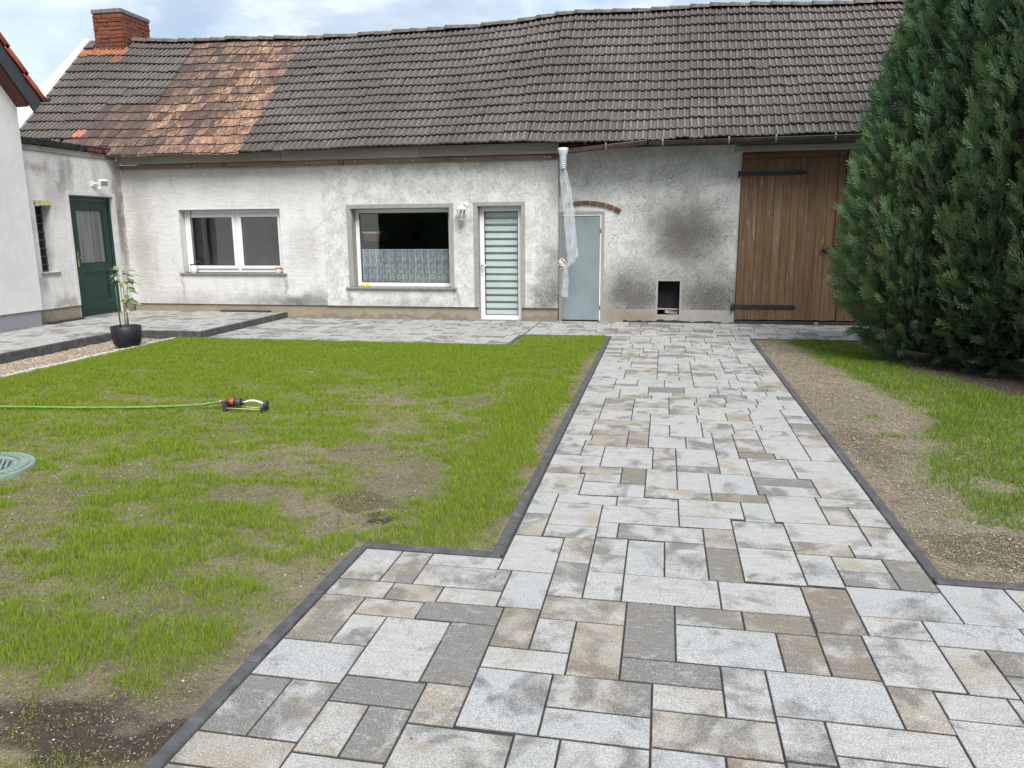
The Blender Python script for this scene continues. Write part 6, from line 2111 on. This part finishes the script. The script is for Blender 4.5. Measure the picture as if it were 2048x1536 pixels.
def sow(n, x0, x1, y0, y1, dens, seed, hmul, soil_seed, keep=None, d_ref=2.6, wmul=1.0):
    r = np.random.default_rng(seed)
    # more candidates close to the viewer's side of the lawn, wider blades further off
    u = r.random(n)
    y = y0 + (y1 - y0) * u ** 1.45
    x = x0 + (x1 - x0) * r.random(n)
    ok = np.ones(n, bool) if keep is None else keep(x, y)
    x, y = x[ok], y[ok]
    d = dens(x, y)
    ok = r.random(len(x)) < d
    x, y, d = x[ok], y[ok], d[ok]
    dist = np.hypot(x, y)
    h = (0.014 + 0.028 * np.clip((d - 0.5) / 0.6, 0, 1.05) ** 1.4) * r.uniform(0.6, 1.35, len(x)) * hmul
    w = 0.0017 * (np.maximum(dist, 2.0) / d_ref) ** 0.8 * r.uniform(0.8, 1.3, len(x)) * wmul * np.where(dist > 5.0, 1.5, 1.0)
    z = soil_h(x, y, soil_seed) - 0.002
    pale = np.where(r.random(len(x)) < 0.06 + 0.34 * np.clip(0.75 - d, 0, 1), r.uniform(0.2, 0.9, len(x)), 0.05)
    tint = np.stack([np.clip(r.normal(0.5, 0.25, len(x)), 0, 1), pale, np.clip(r.normal(0.5, 0.2, len(x)), 0, 1), np.ones(len(x))], 1)
    return blades(x, y, z, h, w, r, tint)


def in_left(x, y):
    inside = (x < -1.44) | (y > 3.35)
    mh_ = np.hypot(x + 4.32, y - 3.98) > 0.365
    vis = x > -1.06 * y - 2.4             # nothing grows in view further out than this
    pad_ = (x < -2.02) | (y < 10)
    return inside & mh_ & vis & pad_ & (x > -6.74) & (y > 1.2)


V, F, T = sow(1000000, -6.75, -0.765, 1.2, 9.76, lawn_density, 101, 1.0, 21, in_left)
o = link('grass', np_mesh('grass', V, F, M['grass'], tint=T))
setp(o, 'young patchy grass of the sown lawn left of the path', 'grass', kind='stuff')
print('left blades', len(F) // 3)

# strip of lawn between the side patio and the path
V, F, T = sow(26000, -1.92, -0.765, 9.7, 10.79, lambda x, y: np.clip(0.35 + 0.9 * fbm(x * 2, y * 2, 14, 3), 0, 1), 140, 1.0, 21)
setp(soil_sheet('lawn_corner_soil', -1.955, -0.755, 9.78, 10.80, 0.03, 21, M['soil'], 'small lawn corner between the side patio and the path', 'soil'), None)
o = link('grass', np_mesh('grass', V, F, M['grass'], tint=T))
setp(o, 'short grass in the lawn corner by the path end', 'grass', kind='stuff')


def right_density(x, y):
    # edge of the older turf, wandering away from the path towards the viewer
    ex = np.interp(y, [3.9, 4.05, 4.12, 4.44, 4.85, 5.23, 5.54, 6.1, 6.5, 6.83, 7.21, 8.11, 8.69, 10.2, 10.6], [2.4, 1.75, 1.54, 1.55, 1.57, 1.64, 1.75, 1.92, 2.05, 2.12, 1.95, 1.84, 1.72, 1.64, 1.6])
    ex = ex + 0.28 * (fbm(x * 2.5, y * 2.5, 41, 3) - 0.5)
    d = smooth(-0.06, 0.2, x - ex) * (0.55 + 0.62 * fbm(x * 2.6, y * 2.6, 44, 3))
    hx = np.interp(y, [4, 6, 7.5, 8.05, 8.85, 10.48], [4.6, 3.9, 3.2, 3.0, 2.78, 2.6])
    d = d * (1 - smooth(-0.25, 0.12, x - hx))
    d -= 0.5 * gblob(x, y, 1.95, 4.75, 0.12, 0.12)
    d += 0.9 * gblob(x, y, 1.69, 6.45, 0.05, 0.09) + 0.9 * gblob(x, y, 1.68, 5.88, 0.12, 0.07) + 0.12 * gblob(x, y, 1.36, 8.6, 0.06, 0.3) + 0.2 * gblob(x, y, 1.32, 3.9, 0.05, 0.2)
    d += 0.30 * gblob(x, y, 1.5, 10.6, 0.5, 0.2) + 0.05 * fbm(x * 5, y * 5, 47, 2)
    return np.clip(d, 0, 1)


V, F, T = sow(230000, 1.25, 4.6, 3.42, 10.78, right_density, 202, 1.5, 33, lambda x, y: x < 0.46 * y + 1.9, 2.9, 1.2)
o = link('grass', np_mesh('grass', V, F, M['grass_right'], tint=T))
setp(o, 'longer grass strip between bare soil and the conifer hedge', 'grass', kind='stuff')
print('right blades', len(F) // 3)


def scatter_flat(n, x0, x1, y0, y1, seed, soil_seed, keep, size, asp, dens=None):
    r = np.random.default_rng(seed)
    y = y0 + (y1 - y0) * r.random(n) ** 1.5
    x = x0 + (x1 - x0) * r.random(n)
    ok = keep(x, y)
    if dens is not None: ok &= r.random(n) < dens(x, y)
    x, y = x[ok], y[ok]
    m = len(x)
    dist = np.hypot(x, y)
    L = r.uniform(*size, m) * (np.maximum(dist, 2.2) / 2.6) ** 0.55
    a = r.random(m) * 2 * PI
    tz = r.normal(0, 0.25, m)
    ux, uy = np.cos(a) * L, np.sin(a) * L
    vx, vy = -np.sin(a) * L * asp, np.cos(a) * L * asp
    z = soil_h(x, y, soil_seed) + 0.003
    c = np.stack([x, y, z], 1)
    U_ = np.stack([ux, uy, np.sin(tz) * L], 1) * 0.5
    W_ = np.stack([vx, vy, r.normal(0, 0.3, m) * L * asp], 1) * 0.5
    v = np.stack([c - U_ - W_, c + U_ - W_, c + U_ + W_, c - U_ + W_], 1)
    v[..., 2] += np.abs(np.sin(tz) * L * 0.5)[:, None]
    F = np.arange(m * 4).reshape(-1, 4)
    t = np.stack([r.random(m), 0 * x, r.random(m), np.ones(m)], 1)
    return v.reshape(-1, 3), F, np.repeat(t, 4, 0)


V, F, T = scatter_flat(220000, -6.7, -0.77, 1.2, 9.7, 301, 21, in_left, (0.003, 0.010), 0.22, lambda x, y: np.clip(0.75 - 0.5 * lawn_density(x, y), 0.12, 1))
o = link('straw_litter', np_mesh('straw_litter', V, F, M['straw'], tint=T)); setp(o, 'dry straw and seed husks strewn over the sown lawn', 'straw', kind='stuff')
V, F, T = scatter_flat(150000, 1.25, 3.8, 3.42, 10.75, 302, 33, lambda x, y: x < 0.46 * y + 1.9, (0.003, 0.010), 0.25, lambda x, y: np.clip(0.9 - 0.9 * right_density(x, y), 0.05, 1) * (x < 2.3))
o = link('straw_litter', np_mesh('straw_litter', V, F, M['straw'], tint=T)); setp(o, 'dry straw strewn over the bare soil beside the path', 'straw', kind='stuff')


def scatter_rocks(n, x0, x1, y0, y1, seed, soil_seed, keep, size, flat, dens=None):
    r = np.random.default_rng(seed)
    y = y0 + (y1 - y0) * r.random(n) ** 1.4
    x = x0 + (x1 - x0) * r.random(n)
    ok = keep(x, y)
    if dens is not None: ok &= r.random(n) < dens(x, y)
    x, y = x[ok], y[ok]
    m = len(x)
    base = np.array([(1, 0, 0), (-1, 0, 0), (0, 1, 0), (0, -1, 0), (0, 0, 1), (0.6, 0.6, 0.45), (-0.6, 0.55, 0.5), (0.55, -0.6, 0.5), (-0.6, -0.6, 0.42)], float)
    f = np.array([(0, 5, 7), (5, 2, 6), (6, 1, 8), (8, 3, 7), (0, 2, 5), (2, 1, 6), (1, 3, 8), (3, 0, 7), (5, 4, 7), (5, 6, 4), (6, 8, 4), (8, 7, 4)])
    s = r.uniform(0, 1, m) ** 2.2 * (size[1] - size[0]) + size[0]
    a = r.random(m) * 2 * PI
    p = base[None] * (1 + r.normal(0, 0.2, (m, 9, 1))) * s[:, None, None]
    p[..., 2] *= flat
    X = p[..., 0] * np.cos(a)[:, None] - p[..., 1] * np.sin(a)[:, None] + x[:, None]
    Y = p[..., 0] * np.sin(a)[:, None] + p[..., 1] * np.cos(a)[:, None] + y[:, None]
    Z = p[..., 2] + (soil_h(x, y, soil_seed)[:, None] - 0.0015 if soil_seed is not None else 0.0008)
    V = np.stack([X, Y, Z], -1).reshape(-1, 3)
    F = (np.arange(m)[:, None, None] * 9 + f[None]).reshape(-1, 3)
    t = np.stack([r.random(m), 0 * x, r.random(m), np.ones(m)], 1)
    return V, F, np.repeat(t, 9, 0)


V, F, T = scatter_rocks(3600, -6.7, -0.77, 1.2, 9.6, 401, 21, in_left, (0.002, 0.007), 0.7)
o = link('pebbles', np_mesh('pebbles', V, F, M['pebble'], True, T)); setp(o, 'small pale pebbles scattered in the lawn soil', 'pebbles', kind='stuff')
V, F, T = scatter_rocks(40000, -6.7, -0.77, 1.2, 9.6, 402, 21, in_left, (0.0025, 0.009), 0.75, lambda x, y: np.clip(0.9 - 1.0 * lawn_density(x, y), 0.05, 1))
o = link('soil_clods', np_mesh('soil_clods', V, F, M['clod'], tint=T)); setp(o, 'dark crumbs of earth lying on the lawn', 'soil', kind='stuff')
V, F, T = scatter_rocks(16000, 1.25, 4.2, 3.42, 10.7, 403, 33, lambda x, y: (x < 0.46 * y + 1.9), (0.0025, 0.009), 0.7, lambda x, y: np.clip(0.6 - 0.7 * right_density(x, y), 0.05, 1))
o = link('soil_clods', np_mesh('soil_clods', V, F, M['clod'], tint=T)); setp(o, 'dark crumbs of earth on the bare strip by the hedge', 'soil', kind='stuff')
V, F, T = scatter_rocks(2600, 1.25, 4.0, 3.42, 10.7, 404, 33, lambda x, y: (x < 0.46 * y + 1.9), (0.002, 0.008), 0.7)
o = link('pebbles', np_mesh('pebbles', V, F, M['pebble'], True, T)); setp(o, 'small pale pebbles on the bare strip by the hedge', 'pebbles', kind='stuff')
V, F, T = scatter_rocks(5000, -7.58, -6.87, 5.0, 9.8, 405, 45, lambda x, y: x < 5, (0.003, 0.012), 0.7)
o = link('pebbles', np_mesh('pebbles', V, F, M['pebble'], True, T)); setp(o, 'gravel scattered in the sandy bed below the terrace', 'gravel', kind='stuff')

def on_paving(x, y):
    return ((x > -0.68) & (x < 1.16)) | ((y < 3.24) & (x > -1.34))


V, F, T = scatter_rocks(1500, -1.3, 3.0, 1.5, 10.6, 501, None, on_paving, (0.0012, 0.0045), 0.6, lambda x, y: fbm(x * 1.6, y * 1.6, 91, 3) > 0.5)
o = link('soil_crumbs', np_mesh('soil_crumbs', V, F, M['clod'], tint=T)); setp(o, 'dark soil crumbs scattered over the paving stones', 'soil', kind='stuff')
